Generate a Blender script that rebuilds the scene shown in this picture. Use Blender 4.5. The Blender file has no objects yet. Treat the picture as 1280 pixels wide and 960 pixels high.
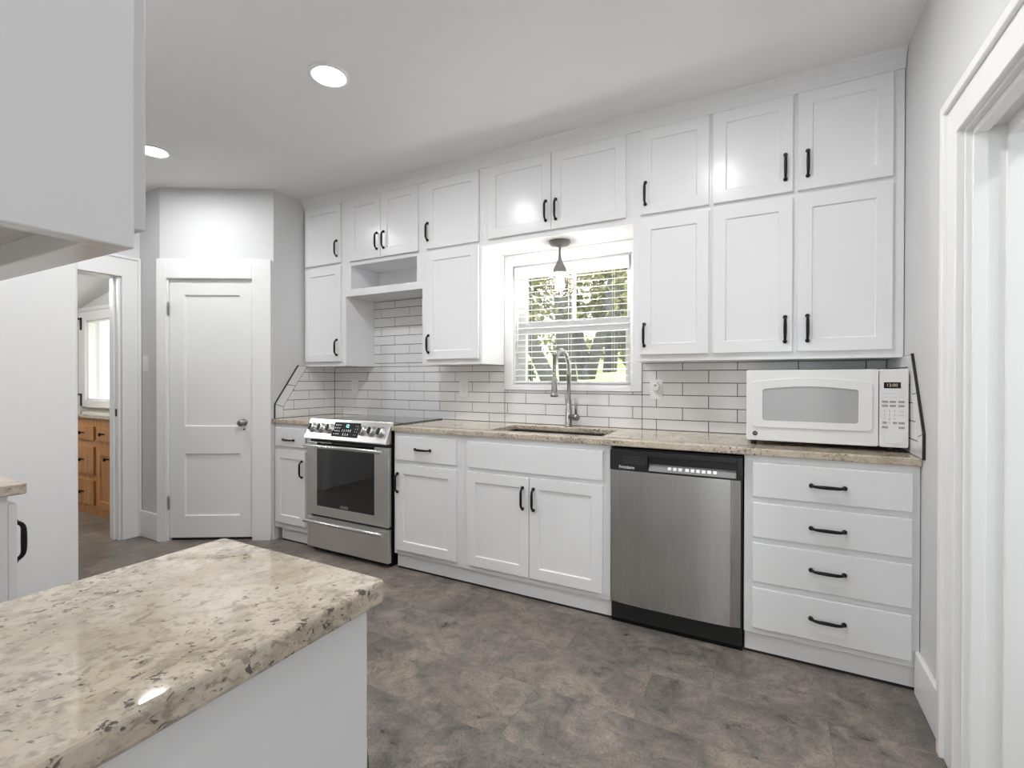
import bpy, bmesh, math, random
from mathutils import Vector, Matrix
random.seed(7)
S = bpy.context.scene
COL = S.collection
PI = math.pi

# ------------------------------------------------------------------ camera, world, exposure
cam = bpy.data.cameras.new('camera')
cam.sensor_fit = 'HORIZONTAL'; cam.sensor_width = 36.0
cam.lens = 599.944 / 1280 * 36.0
cam.shift_y = -(480 - 476.979) / 1280
cam.clip_start = 0.02; cam.clip_end = 200
co = bpy.data.objects.new('camera', cam); COL.objects.link(co)
co.matrix_world = (Matrix.Translation((-0.54354, -2.93719, 1.21548)) @ Matrix.Rotation(0.487068, 4, 'Z')
                   @ Matrix.Rotation(PI/2 - 0.0052546, 4, 'X') @ Matrix.Rotation(0.0017, 4, 'Z'))
S.camera = co

SKY = 2.1
LAMP = 205.0
w = bpy.data.worlds.new('sky'); S.world = w; w.use_nodes = True
bg = w.node_tree.nodes['Background']
bg.inputs[0].default_value = (0.93, 0.97, 1.0, 1); bg.inputs[1].default_value = SKY
sl = bpy.data.lights.new('sun', 'SUN'); sl.energy = 3.0; sl.angle = 0.02; sl.color = (1.0, 0.96, 0.88)
so = bpy.data.objects.new('sun', sl); COL.objects.link(so); so.rotation_euler = (math.radians(48), 0, math.radians(18))
S.view_settings.view_transform = 'Standard'; S.view_settings.look = 'None'
S.view_settings.gamma = 1.0; S.view_settings.use_curve_mapping = False
S.view_settings.exposure = 0.36
S.cycles.max_bounces = 10; S.cycles.diffuse_bounces = 6; S.cycles.glossy_bounces = 4
S.cycles.transparent_max_bounces = 16
S.cycles.use_denoising = True
S.cycles.caustics_reflective = False; S.cycles.caustics_refractive = False
S.cycles.sample_clamp_indirect = 6.0

# ------------------------------------------------------------------ materials
def mat(name, col, rough=0.5, metal=0.0, spec=0.5, emit=None, estr=0.0, bump=0.0, bscale=60.0, var=0.0, coat=0.0):
    m = bpy.data.materials.new(name); m.use_nodes = True
    nt = m.node_tree; b = nt.nodes['Principled BSDF']
    c = tuple(col) + (1,)
    b.inputs['Base Color'].default_value = c
    b.inputs['Roughness'].default_value = rough; b.inputs['Metallic'].default_value = metal
    b.inputs['Specular IOR Level'].default_value = spec
    b.inputs['Coat Weight'].default_value = coat
    if emit:
        b.inputs['Emission Color'].default_value = tuple(emit) + (1,); b.inputs['Emission Strength'].default_value = estr
    if bump or var:
        g = nt.nodes.new('ShaderNodeNewGeometry'); n = nt.nodes.new('ShaderNodeTexNoise')
        n.inputs['Scale'].default_value = bscale; n.inputs['Detail'].default_value = 4
        nt.links.new(g.outputs['Position'], n.inputs['Vector'])
        if bump:
            bp_ = nt.nodes.new('ShaderNodeBump'); bp_.inputs['Strength'].default_value = bump; bp_.inputs['Distance'].default_value = 0.002
            nt.links.new(n.outputs['Fac'], bp_.inputs['Height']); nt.links.new(bp_.outputs['Normal'], b.inputs['Normal'])
        if var:
            r = nt.nodes.new('ShaderNodeValToRGB')
            r.color_ramp.elements[0].position = 0.35; r.color_ramp.elements[1].position = 0.65
            r.color_ramp.elements[0].color = tuple(max(0, x*(1-var)) for x in col) + (1,)
            r.color_ramp.elements[1].color = tuple(min(1, x*(1+var)) for x in col) + (1,)
            nt.links.new(n.outputs['Fac'], r.inputs['Fac']); nt.links.new(r.outputs['Color'], b.inputs['Base Color'])
    return m

def ramp(nt, stops, src):
    r = nt.nodes.new('ShaderNodeValToRGB'); e = r.color_ramp.elements
    while len(e) < len(stops): e.new(0.5)
    for k, (p, c) in enumerate(stops):
        e[k].position = p; e[k].color = tuple(c) + (1,) if len(c) == 3 else c
    nt.links.new(src, r.inputs['Fac']); return r
def mixc(nt, fac, a, b, mode='MIX'):
    m = nt.nodes.new('ShaderNodeMix'); m.data_type = 'RGBA'; m.blend_type = mode
    for sock, v in ((m.inputs[0], fac), (m.inputs[6], a), (m.inputs[7], b)):
        if hasattr(v, 'type') and hasattr(v, 'is_linked'): nt.links.new(v, sock)
        elif isinstance(v, tuple): sock.default_value = v + (1,)
        else: sock.default_value = v
    return m.outputs[2]
def noise(nt, vec, scale, detail=4, rough=0.55, dist=0.0):
    n = nt.nodes.new('ShaderNodeTexNoise'); n.inputs['Scale'].default_value = scale
    n.inputs['Detail'].default_value = detail; n.inputs['Roughness'].default_value = rough; n.inputs['Distortion'].default_value = dist
    nt.links.new(vec, n.inputs['Vector']); return n.outputs['Fac']
def vmap(nt, vec, scale=(1, 1, 1), rot=(0, 0, 0), loc=(0, 0, 0)):
    m = nt.nodes.new('ShaderNodeMapping'); m.inputs['Scale'].default_value = scale
    m.inputs['Rotation'].default_value = rot; m.inputs['Location'].default_value = loc
    nt.links.new(vec, m.inputs['Vector']); return m.outputs[0]

CAB = mat('white_cabinet_paint', (0.80, 0.80, 0.805), 0.22, spec=0.26, bump=0.05, bscale=35)
TRIM = mat('white_trim_paint', (0.86, 0.86, 0.855), 0.35, bump=0.04, bscale=40)
WALL = mat('pale_grey_wall_paint', (0.68, 0.68, 0.682), 0.7, bump=0.12, bscale=220)
CEIL = mat('ceiling_paint', (0.84, 0.84, 0.84), 0.8, bump=0.1, bscale=160)
BLACK = mat('matte_black_metal', (0.012, 0.012, 0.012), 0.35, 0.6)
BLKPL = mat('black_plastic', (0.014, 0.014, 0.015), 0.3)
DKGAP = mat('black_enamel_and_shade', (0.01, 0.01, 0.01), 0.5)  # also colours the strip of shade under the pantry door
KICK = mat('kick_plate_black', (0.006, 0.006, 0.006), 0.6, spec=0.15)
TOEGAP = mat('toe_shade_dark', (0.02, 0.018, 0.016), 0.8)  # dark tone stands in for the shadow line below the toe kicks
WPL = mat('white_plastic', (0.82, 0.82, 0.81), 0.3)
MWH = mat('microwave_white', (0.80, 0.80, 0.79), 0.25)
MGRY = mat('microwave_window_grey', (0.42, 0.42, 0.42), 0.12)
KEY = mat('grey_key_print', (0.33, 0.33, 0.33), 0.5)
KEYL = mat('pale_key_print', (0.60, 0.60, 0.59), 0.5)
CHROME = mat('chrome', (0.75, 0.75, 0.75), 0.12, 1.0)
NICKEL = mat('brushed_nickel', (0.33, 0.32, 0.31), 0.28, 1.0)
STEELB = mat('bright_steel_bar', (0.75, 0.75, 0.75), 0.22, 1.0)
OVENGL = mat('oven_glass', (0.012, 0.012, 0.013), 0.03, 0.0, spec=0.9, coat=0.6)
COOKGL = mat('cooktop_glass', (0.02, 0.02, 0.02), 0.03, 0.0, spec=0.9, coat=0.5)
DISP = mat('display_black', (0.008, 0.008, 0.009), 0.12)
BLUE = mat('blue_digits', (0.1, 0.5, 0.7), 0.4, emit=(0.35, 0.8, 1.0), estr=1.6)
LEG = mat('white_print', (0.7, 0.7, 0.7), 0.5)
AMB = mat('dim_digits', (0.3, 0.25, 0.2), 0.4, emit=(0.9, 0.75, 0.6), estr=0.25)
TILE = mat('white_glazed_tile', (0.80, 0.80, 0.805), 0.12, spec=0.55, bump=0.03, bscale=14)
GROUT = mat('dark_grey_grout', (0.075, 0.073, 0.075), 0.9)
TRIMB = mat('black_tile_edge', (0.015, 0.015, 0.016), 0.4)
BLINDM = mat('white_blind_slat', (0.86, 0.86, 0.86), 0.4)
BRONZE = mat('antique_bronze_wire', (0.05, 0.032, 0.024), 0.5, 0.0)
PEWTER = mat('weathered_pewter', (0.20, 0.185, 0.175), 0.55, 0.2)
LENS = mat('lamp_lens', (1, 1, 1), 0.5, emit=(0.985, 0.99, 1.0), estr=LAMP)
BULB = mat('lit_bulb', (1, 1, 1), 0.3, emit=(1, 0.97, 0.93), estr=150.0)
BARK = mat('tree_bark', (0.075, 0.08, 0.078), 0.9, bump=0.6, bscale=25, var=0.35)
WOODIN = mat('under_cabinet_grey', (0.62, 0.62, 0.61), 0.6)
SINKST = mat('shade_dark_sink', (0.035, 0.03, 0.027), 0.45)  # near-black basin colour carries the shade below the worktop edge

def steel(name, base=0.52, rough=0.30, axis='z'):
    m = mat(name, (base, base, base*0.985), rough, 1.0); nt = m.node_tree; b = nt.nodes['Principled BSDF']
    g = nt.nodes.new('ShaderNodeNewGeometry')
    v = vmap(nt, g.outputs['Position'], (2, 2, 700) if axis == 'x' else (700, 700, 2))
    n = noise(nt, v, 1.0, 2)
    r = nt.nodes.new('ShaderNodeMapRange'); r.inputs['To Min'].default_value = rough - 0.012; r.inputs['To Max'].default_value = rough + 0.012
    nt.links.new(n, r.inputs['Value']); nt.links.new(r.outputs[0], b.inputs['Roughness'])
    b.inputs['Anisotropic'].default_value = 0.6
    b.inputs['Anisotropic Rotation'].default_value = 0.25 if axis == 'z' else 0.0
    t = nt.nodes.new('ShaderNodeTangent'); t.direction_type = 'RADIAL'; t.axis = 'Z'
    nt.links.new(t.outputs[0], b.inputs['Tangent'])
    return m
STEEL = steel('brushed_stainless', 0.52, 0.27, 'z')
STEELH = steel('brushed_stainless_range', 0.90, 0.34, 'x')

def granite():
    m = mat('beige_granite', (0.6, 0.55, 0.45), 0.03, spec=0.75); nt = m.node_tree; b = nt.nodes['Principled BSDF']
    g = nt.nodes.new('ShaderNodeNewGeometry'); P = g.outputs['Position']
    Pw = vmap(nt, P, (1, 1, 1), (0, 0, 0.5))
    Ps = vmap(nt, Pw, (1.0, 0.72, 1.0))
    big = noise(nt, Ps, 8, 6, 0.62, 0.7)
    base = ramp(nt, [(0.28, (0.41, 0.335, 0.235)), (0.43, (0.54, 0.46, 0.355)), (0.58, (0.615, 0.54, 0.44)), (0.78, (0.66, 0.60, 0.52))], big).outputs[0]
    zone = noise(nt, Pw, 4.5, 3, 0.5)
    def spots(scale, k, lo, hi, amt, seed):
        n_ = noise(nt, vmap(nt, Ps, (1, 1, 1), (0, 0, 0), (seed, seed*0.7, 0)), scale, 4, 0.6, 0.5)
        ad = nt.nodes.new('ShaderNodeMath'); ad.operation = 'MULTIPLY_ADD'
        nt.links.new(zone, ad.inputs[0]); ad.inputs[1].default_value = k; nt.links.new(n_, ad.inputs[2])
        return ramp(nt, [(lo, (amt,)*3), (hi, (0, 0, 0))], ad.outputs[0]).outputs[0]
    c = mixc(nt, spots(34, 0.22, 0.49, 0.63, 0.62, 0.0), base, (0.37, 0.325, 0.25))
    c = mixc(nt, spots(66, 0.28, 0.505, 0.585, 0.72, 3.1), c, (0.27, 0.23, 0.18))
    fine = noise(nt, Ps, 150, 4, 0.65)
    fr = ramp(nt, [(0.30, (0.70, 0.68, 0.65)), (0.46, (1, 1, 1)), (0.7, (1.03, 1.03, 1.03))], fine).outputs[0]
    c = mixc(nt, 1.0, c, fr, 'MULTIPLY')
    c = mixc(nt, spots(95, 0.38, 0.522, 0.562, 0.88, 7.7), c, (0.055, 0.05, 0.045))
    rust = ramp(nt, [(0.60, (0, 0, 0)), (0.74, (0.5,)*3)], noise(nt, Pw, 15, 4, 0.6, 0.4)).outputs[0]
    c = mixc(nt, rust, c, (0.42, 0.32, 0.20))
    nt.links.new(c, b.inputs['Base Color'])
    return m
GRAN = granite()

def floor_mat():
    m = mat('slate_look_vinyl_tile', (0.2, 0.18, 0.16), 0.32, spec=0.4); nt = m.node_tree; b = nt.nodes['Principled BSDF']
    g = nt.nodes.new('ShaderNodeNewGeometry'); P = g.outputs['Position']
    v = vmap(nt, P, (1, 1, 1), (0, 0, 0), (0.12, 0.01 + 0.6, 0))
    br = nt.nodes.new('ShaderNodeTexBrick'); br.offset = 0.37; br.squash = 1.0
    br.inputs['Scale'].default_value = 1.0; br.inputs['Brick Width'].default_value = 0.61; br.inputs['Row Height'].default_value = 0.305
    br.inputs['Mortar Size'].default_value = 0.0009; br.inputs['Mortar Smooth'].default_value = 0.1
    br.inputs['Color1'].default_value = (0, 0, 0, 1); br.inputs['Color2'].default_value = (1, 1, 1, 1); br.inputs['Mortar'].default_value = (0.2, 0.2, 0.2, 1)
    nt.links.new(v, br.inputs['Vector'])
    # every tile samples the stone pattern from its own place
    vm = nt.nodes.new('ShaderNodeVectorMath'); vm.operation = 'MULTIPLY_ADD'
    vm.inputs[1].default_value = (9.0, 23.0, 5.0); nt.links.new(br.outputs['Color'], vm.inputs[0]); nt.links.new(P, vm.inputs[2])
    Q = vm.outputs[0]
    n1 = noise(nt, Q, 3.0, 8, 0.66, 1.4)
    n2 = noise(nt, Q, 13, 8, 0.74, 1.0)
    n3 = noise(nt, P, 110, 4, 0.75)
    c1 = ramp(nt, [(0.27, (0.100, 0.090, 0.082)), (0.42, (0.166, 0.149, 0.134)), (0.55, (0.228, 0.200, 0.174)), (0.72, (0.325, 0.285, 0.246))], n1).outputs[0]
    c2 = ramp(nt, [(0.31, (0.36, 0.36, 0.37)), (0.45, (0.82, 0.82, 0.82)), (0.58, (1.05, 1.03, 1.0)), (0.75, (1.35, 1.31, 1.25))], n2).outputs[0]
    c = mixc(nt, 1.0, c1, c2, 'MULTIPLY')
    c3 = ramp(nt, [(0.33, (0.58,)*3), (0.48, (1.0,)*3), (0.7, (1.15,)*3)], n3).outputs[0]
    c = mixc(nt, 1.0, c, c3, 'MULTIPLY')
    tint = ramp(nt, [(0.0, (0.95, 0.96, 0.97)), (0.5, (1.0, 1.0, 1.0)), (1.0, (1.07, 1.03, 1.0))], br.outputs['Color']).outputs[0]
    c = mixc(nt, 1.0, c, tint, 'MULTIPLY')
    c = mixc(nt, br.outputs['Fac'], c, (0.12, 0.11, 0.10))
    nt.links.new(c, b.inputs['Base Color'])
    bu = nt.nodes.new('ShaderNodeBump'); bu.inputs['Strength'].default_value = 0.25; bu.inputs['Distance'].default_value = 0.003
    nt.links.new(n2, bu.inputs['Height']); nt.links.new(bu.outputs[0], b.inputs['Normal'])
    rr = ramp(nt, [(0.3, (0.26,)*3), (0.7, (0.45,)*3)], n2).outputs[0]
    nt.links.new(rr, b.inputs['Roughness'])
    return m
FLOORM = floor_mat()

def wood():
    m = mat('honey_pine', (0.45, 0.2, 0.06), 0.35); nt = m.node_tree; b = nt.nodes['Principled BSDF']
    g = nt.nodes.new('ShaderNodeNewGeometry')
    v = vmap(nt, g.outputs['Position'], (14, 14, 1.6))
    n = noise(nt, v, 2.2, 5, 0.6, 0.7)
    c = ramp(nt, [(0.3, (0.36, 0.155, 0.045)), (0.55, (0.50, 0.24, 0.085)), (0.75, (0.60, 0.32, 0.13))], n).outputs[0]
    nt.links.new(c, b.inputs['Base Color']); return m
WOOD = wood()

def glass(name, refl=0.05):
    m = bpy.data.materials.new(name); m.use_nodes = True; nt = m.node_tree
    nt.nodes.remove(nt.nodes['Principled BSDF']); out = nt.nodes['Material Output']
    t = nt.nodes.new('ShaderNodeBsdfTransparent'); gl = nt.nodes.new('ShaderNodeBsdfGlossy'); gl.inputs['Roughness'].default_value = 0.02
    mx = nt.nodes.new('ShaderNodeMixShader'); mx.inputs[0].default_value = refl
    nt.links.new(t.outputs[0], mx.inputs[1]); nt.links.new(gl.outputs[0], mx.inputs[2]); nt.links.new(mx.outputs[0], out.inputs[0])
    return m
GLASS = glass('window_glass')

def leafmat(name, a, b_):
    m = mat(name, a, 0.6); nt = m.node_tree; b = nt.nodes['Principled BSDF']
    g = nt.nodes.new('ShaderNodeNewGeometry')
    n = noise(nt, g.outputs['Position'], 5.0, 3)
    c = ramp(nt, [(0.35, a), (0.65, b_)], n).outputs[0]
    nt.links.new(c, b.inputs['Base Color']); b.inputs['Subsurface Weight'].default_value = 0.0
    b.inputs['Transmission Weight'].default_value = 0.0
    return m
LEAF = leafmat('tree_leaves', (0.05, 0.065, 0.03), (0.34, 0.33, 0.16))
LEAF2 = leafmat('shrub_leaves', (0.03, 0.06, 0.02), (0.10, 0.14, 0.05))
GRASS = mat('yellow_green_grass', (0.55, 0.60, 0.30), 0.9, var=0.25, bscale=3)  # pale yellow-green lawn colour

# ------------------------------------------------------------------ mesh helpers
class MB:
    def __init__(s): s.bm = bmesh.new()
    def box(s, x0, x1, y0, y1, z0, z1, mi=0):
        x0, x1 = min(x0, x1), max(x0, x1); y0, y1 = min(y0, y1), max(y0, y1); z0, z1 = min(z0, z1), max(z0, z1)
        v = [s.bm.verts.new((x, y, z)) for z in (z0, z1) for y in (y0, y1) for x in (x0, x1)]
        for f in ((0, 2, 3, 1), (4, 5, 7, 6), (0, 1, 5, 4), (2, 6, 7, 3), (0, 4, 6, 2), (1, 3, 7, 5)):
            fc = s.bm.faces.new([v[i] for i in f]); fc.material_index = mi
        return s
    def prism(s, pts, ax, a0, a1, mi=0):
        """polygon pts in the two other axes (cyclic order of axes kept x,y,z), extruded along ax"""
        def mk(p, a):
            return {'x': (a, p[0], p[1]), 'y': (p[0], a, p[1]), 'z': (p[0], p[1], a)}[ax]
        A = [s.bm.verts.new(mk(p, a0)) for p in pts]; B = [s.bm.verts.new(mk(p, a1)) for p in pts]
        n = len(pts); fs = [s.bm.faces.new(A), s.bm.faces.new(B[::-1])]
        for i in range(n): fs.append(s.bm.faces.new((A[i], B[i], B[(i+1) % n], A[(i+1) % n])))
        for f in fs: f.material_index = mi
        return s
    def quad(s, pts, mi=0):
        f = s.bm.faces.new([s.bm.verts.new(p) for p in pts]); f.material_index = mi; return s
    def tube(s, pts, rad, n=10, cap=True, mi=0):
        pts = [Vector(p) for p in pts]
        if not hasattr(rad, '__len__'): rad = [rad] * len(pts)
        t0 = (pts[1] - pts[0]).normalized()
        up = Vector((0, 0, 1)) if abs(t0.z) < 0.9 else Vector((1, 0, 0))
        u = t0.cross(up).normalized(); rings = []
        for i, p in enumerate(pts):
            a = pts[max(i-1, 0)]; b = pts[min(i+1, len(pts)-1)]
            t = (b - a).normalized(); u = (u - t * u.dot(t)).normalized(); v = t.cross(u)
            rings.append([s.bm.verts.new(p + (u*math.cos(k*2*PI/n) + v*math.sin(k*2*PI/n)) * rad[i]) for k in range(n)])
        for i in range(len(rings)-1):
            for k in range(n):
                f = s.bm.faces.new((rings[i][k], rings[i][(k+1) % n], rings[i+1][(k+1) % n], rings[i+1][k])); f.smooth = True; f.material_index = mi
        if cap:
            for r in (rings[0][::-1], rings[-1]): f = s.bm.faces.new(r); f.material_index = mi
        return s
    def lathe(s, prof, c, axis='z', n=24, mi=0, cap=True):
        """prof: (r, h) pairs along axis from centre c"""
        c = Vector(c); A = {'x': Vector((1, 0, 0)), 'y': Vector((0, 1, 0)), 'z': Vector((0, 0, 1))}[axis] if isinstance(axis, str) else Vector(axis).normalized()
        U = A.orthogonal().normalized(); W = A.cross(U); rings = []
        for r, h in prof:
            rings.append([s.bm.verts.new(c + A*h + (U*math.cos(k*2*PI/n) + W*math.sin(k*2*PI/n)) * max(r, 1e-4)) for k in range(n)])
        for i in range(len(rings)-1):
            for k in range(n):
                f = s.bm.faces.new((rings[i][k], rings[i][(k+1) % n], rings[i+1][(k+1) % n], rings[i+1][k])); f.smooth = True; f.material_index = mi
        if cap:
            for r in (rings[0][::-1], rings[-1]): f = s.bm.faces.new(r); f.material_index = mi
        return s
    def ball(s, c, r, n=10, sz=1.0, mi=0):
        return s.lathe([(r*math.sin(PI*i/8), -r*sz*math.cos(PI*i/8)) for i in range(9)], c, 'z', n, mi)
    def ringpath(s, c, r, axis, rad, n=32, m=8, mi=0):
        c = Vector(c); A = Vector(axis).normalized(); U = A.orthogonal().normalized(); W = A.cross(U)
        rows = []
        for i in range(n):
            d = U*math.cos(2*PI*i/n) + W*math.sin(2*PI*i/n)
            rows.append([s.bm.verts.new(c + d*(r + rad*math.cos(2*PI*k/m)) + A*rad*math.sin(2*PI*k/m)) for k in range(m)])
        for i in range(n):
            for k in range(m):
                f = s.bm.faces.new((rows[i][k], rows[(i+1) % n][k], rows[(i+1) % n][(k+1) % m], rows[i][(k+1) % m])); f.smooth = True; f.material_index = mi
        return s
    def shaker(s, x0, x1, z0, z1, y, t=0.019, st=0.058, rec=0.008, d=-1, rail=None):
        """a framed, recessed-panel door; front at y, facing y*d"""
        rail = rail or st; yb = y - d*t; yp = y - d*rec; b = 0.003
        def rg(e, f, yy): return [s.bm.verts.new(p) for p in ((x0+e, yy, z0+f), (x1-e, yy, z0+f), (x1-e, yy, z1-f), (x0+e, yy, z1-f))]
        B, A, I, Pn = rg(0, 0, yb), rg(0, 0, y), rg(st, rail, y), rg(st+b, rail+b, yp)
        for r0, r1 in ((B, A), (A, I), (I, Pn)):
            for i in range(4): s.bm.faces.new((r0[i], r0[(i+1) % 4], r1[(i+1) % 4], r1[i]))
        s.bm.faces.new(Pn); s.bm.faces.new(B[::-1]); return s

WL = {}
def finish(o, bev=0.0, seg=2):
    if bev:
        m = o.modifiers.new('soft_edges', 'BEVEL'); m.width = bev; m.segments = seg; m.limit_method = 'ANGLE'; m.angle_limit = math.radians(40)
        m.harden_normals = False
    return o
def part(name, mb, mats, parent=None, bev=0.0, seg=2):
    off = WL.get(parent.name, Vector()) if parent else Vector()
    bm = mb.bm
    bmesh.ops.recalc_face_normals(bm, faces=bm.faces)
    if off.length: bmesh.ops.translate(bm, verts=bm.verts, vec=-off)
    me = bpy.data.meshes.new(name); bm.to_mesh(me); bm.free()
    for m in (mats if isinstance(mats, (list, tuple)) else [mats]): me.materials.append(m)
    o = bpy.data.objects.new(name, me); COL.objects.link(o)
    if parent: o.parent = parent
    WL[o.name] = off.copy()
    return finish(o, bev, seg)
def tag(o, label, cat, group=None, kind=None):
    if label: o['label'] = label
    if cat: o['category'] = cat
    if group: o['group'] = group
    if kind: o['kind'] = kind
    return o
def thing(name, label, cat, loc, group=None):
    o = bpy.data.objects.new(name, None); o.empty_display_size = 0.05; COL.objects.link(o); o.location = loc
    WL[o.name] = Vector(loc); return tag(o, label, cat, group)
def struct(name, mb, m, parent=None, bev=0.0):
    o = part(name, mb, m, parent, bev)
    if not parent: o['kind'] = 'structure'
    return o
def text(name, body, size, loc, rot, m, parent, bold=0.0, shear=0.0, depth=0.0004):
    cu = bpy.data.curves.new(name, 'FONT'); cu.body = body; cu.size = size; cu.align_x = 'CENTER'; cu.align_y = 'CENTER'
    cu.extrude = depth; cu.offset = bold; cu.shear = shear; cu.resolution_u = 3
    to = bpy.data.objects.new(name + '_curve', cu); COL.objects.link(to)
    bpy.context.view_layer.update()
    me = bpy.data.meshes.new_from_object(to.evaluated_get(bpy.context.evaluated_depsgraph_get()))
    bpy.data.objects.remove(to); bpy.data.curves.remove(cu)
    me.materials.clear(); me.materials.append(m)
    me.transform(Matrix.Translation(Vector(loc) - WL[parent.name]) @ rot)
    o = bpy.data.objects.new(name, me); COL.objects.link(o); o.parent = parent; WL[o.name] = WL[parent.name].copy(); return o
RXF = Matrix.Rotation(PI/2, 4, 'X')      # text upright, facing -Y

# ------------------------------------------------------------------ room dimensions
XR, XL, ZC = -0.015, -3.826, 2.638
RD, LD = Vector((-3.826, -0.58)), Vector((-4.545, -1.0))      # ends of the diagonal pantry wall
YS, XD = -1.0, -4.83                                          # short switch wall, doorway wall
YB = -3.05                                                    # wall behind the cabinets on the camera's side

# ------------------------------------------------------------------ floor, ceiling, walls
struct('floor', MB().box(-8.2, 1.6, -5.2, 0.02, -0.06, 0.0), FLOORM)
struct('ceiling', MB().box(XD-0.13, 0.12, YB-0.02, 0.12, ZC, ZC+0.1), CEIL)
wx0, wx1, wz0, wz1 = -2.087, -1.269, 1.172, 1.990             # window opening
bw = MB()
bw.box(XL-0.1, wx0, 0, 0.12, 0, ZC); bw.box(wx1, XR+0.13, 0, 0.12, 0, ZC)
bw.box(wx0, wx1, 0, 0.12, 0, wz0); bw.box(wx0, wx1, 0, 0.12, wz1, ZC)
struct('wall_back', bw, WALL)
struct('wall_left', MB().box(XL-0.1, XL, RD.y, 0, 0, ZC), WALL)
dv = (RD - LD).normalized(); dn = Vector((dv.y, -dv.x)); DL = (RD - LD).length   # dn points into the kitchen
def dpt(s, o=0.0): p = LD + dv*s + dn*o; return (p.x, p.y)
def dbox(mb, s0, s1, o0, o1, z0, z1, mi=0):
    return mb.prism([dpt(s0, o0), dpt(s1, o0), dpt(s1, o1), dpt(s0, o1)], 'z', z0, z1, mi)
wd = MB(); dbox(wd, 0, 0.052, -0.1, 0, 0, ZC); dbox(wd, 0.686, DL, -0.1, 0, 0, ZC); dbox(wd, 0.052, 0.686, -0.1, 0, 1.965, ZC)
struct('wall_pantry', wd, WALL)
struct('wall_switch', MB().box(XD, LD.x, YS, YS+0.1, 0, ZC), WALL)
dy0, dy1, dzt = -1.13, -1.90, 1.985                           # doorway to the far room
wl = MB(); wl.box(XD-0.13, XD, dy0, YS+0.1, 0, ZC).box(XD-0.13, XD, YB, dy1, 0, ZC).box(XD-0.13, XD, dy1, dy0, dzt, ZC)
struct('wall_doorway', wl, WALL)
ry0, ry1, rzt = -1.018, -1.86, 1.973                          # opening in the right wall
wr = MB(); wr.box(XR, XR+0.13, ry0, 0, 0, ZC).box(XR, XR+0.13, -3.6, ry1, 0, ZC).box(XR, XR+0.13, ry1, ry0, rzt, ZC)
struct('wall_right', wr, WALL)
struct('wall_front', MB().box(XD-0.13, -1.0, YB-0.1, YB, 0, ZC), WALL)

# the rooms around the kitchen: hall beyond the right opening, space behind the camera, far room's shell
struct('wall_hall', MB().box(2.0, 2.1, -5.2, -3.2, 0, ZC).box(2.0, 2.1, -1.5, -0.2, 0, ZC).box(2.0, 2.1, -3.2, -1.5, 0, 0.7).box(2.0, 2.1, -3.2, -1.5, 2.2, ZC).box(XR+0.13, 2.1, -0.2, -0.1, 0, ZC), WALL)  # unseen window opening added so daylight fills in from the right
struct('wall_rear', MB().box(XD-0.13, -1.9, -5.3, -5.2, 0, ZC).box(0.9, 2.1, -5.3, -5.2, 0, ZC).box(-1.9, 0.9, -5.3, -5.2, 0, 0.6).box(-1.9, 0.9, -5.3, -5.2, 2.3, ZC).box(XD-0.23, XD-0.13, -5.2, YB, 0, ZC), WALL)  # window opening added behind the camera for soft daylight from the front
struct('ceiling_hall', MB().box(XR+0.14, 2.1, -5.3, -0.1, ZC, ZC+0.1).box(XD-0.2, XR+0.139, -5.3, YB-0.021, ZC, ZC+0.1), CEIL)
struct('wall_far_side', MB().box(-8.3, -8.2, -3.5, -0.4, 0, 2.9).box(-8.3, XD-0.13, -3.5, -3.4, 0, 2.9), WALL)

# skirtings
def skirt(name, pts, h=0.17):
    return struct(name, MB().prism(pts, 'z', 0, h), TRIM, bev=0.004)
skirt('baseboard_right', [(XR, -0.57), (XR, -0.905), (XR-0.018, -0.905), (XR-0.018, -0.57)], 0.168)
skirt('baseboard_switch', [(XD+0.02, YS), (LD.x-0.01, YS), (LD.x-0.01, YS-0.016), (XD+0.02, YS-0.016)], 0.20)

# door casings
def casing_right():
    m = MB(); yo = -0.905; zo = 2.092; yi = ry0 + 0.004; zi = rzt - 0.004; ye = -1.975
    def ell(a, b, z0, z1, t):
        """an upright from y=a to b up to z1 and a header from z0 to z1 as one flat profile"""
        m.prism([(a, 0), (b, 0), (b, z0), (ye + (yo-b), z0), (ye + (yo-a), z1), (a, z1)], 'x', XR-t, XR)
    ell(yo, yo-0.03, zo-0.03, zo, 0.034)
    ell(yo-0.03, yi, zi, zo-0.03, 0.022)
    return struct('trim_1', m, TRIM, bev=0.003)
casing_right()
jm = MB()
jm.box(XR-0.004, XR+0.19, ry0-0.010, ry0, 0, rzt)
jm.box(XR+0.012, XR+0.045, ry0-0.020, ry0-0.010, 0, rzt-0.01); jm.box(XR+0.085, XR+0.19, ry0-0.024, ry0-0.010, 0, rzt-0.01)
jm.box(XR-0.004, XR+0.19, ry1, ry0-0.01, rzt-0.012, rzt)
jm.box(XR+0.012, XR+0.045, ry1, ry0-0.02, rzt-0.03, rzt-0.012); jm.box(XR+0.085, XR+0.19, ry1, ry0-0.024, rzt-0.05, rzt-0.012)
struct('trim_2', jm, TRIM, bev=0.002)
# pantry door casing
pc = MB(); dbox(pc, -0.012, 0.058, 0, 0.022, 0, 2.105); dbox(pc, 0.682, 0.820, 0, 0.022, 0, 2.105); dbox(pc, 0.058, 0.682, 0, 0.022, 1.962, 2.105)
struct('trim_3', pc, TRIM, bev=0.003)
pj_ = MB(); dbox(pj_, 0.052, 0.064, -0.1, 0.004, 0, 1.97); dbox(pj_, 0.676, 0.688, -0.1, 0.004, 0, 1.97); dbox(pj_, 0.064, 0.676, -0.1, 0.004, 1.956, 1.97)
struct('trim_4', pj_, TRIM)
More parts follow.
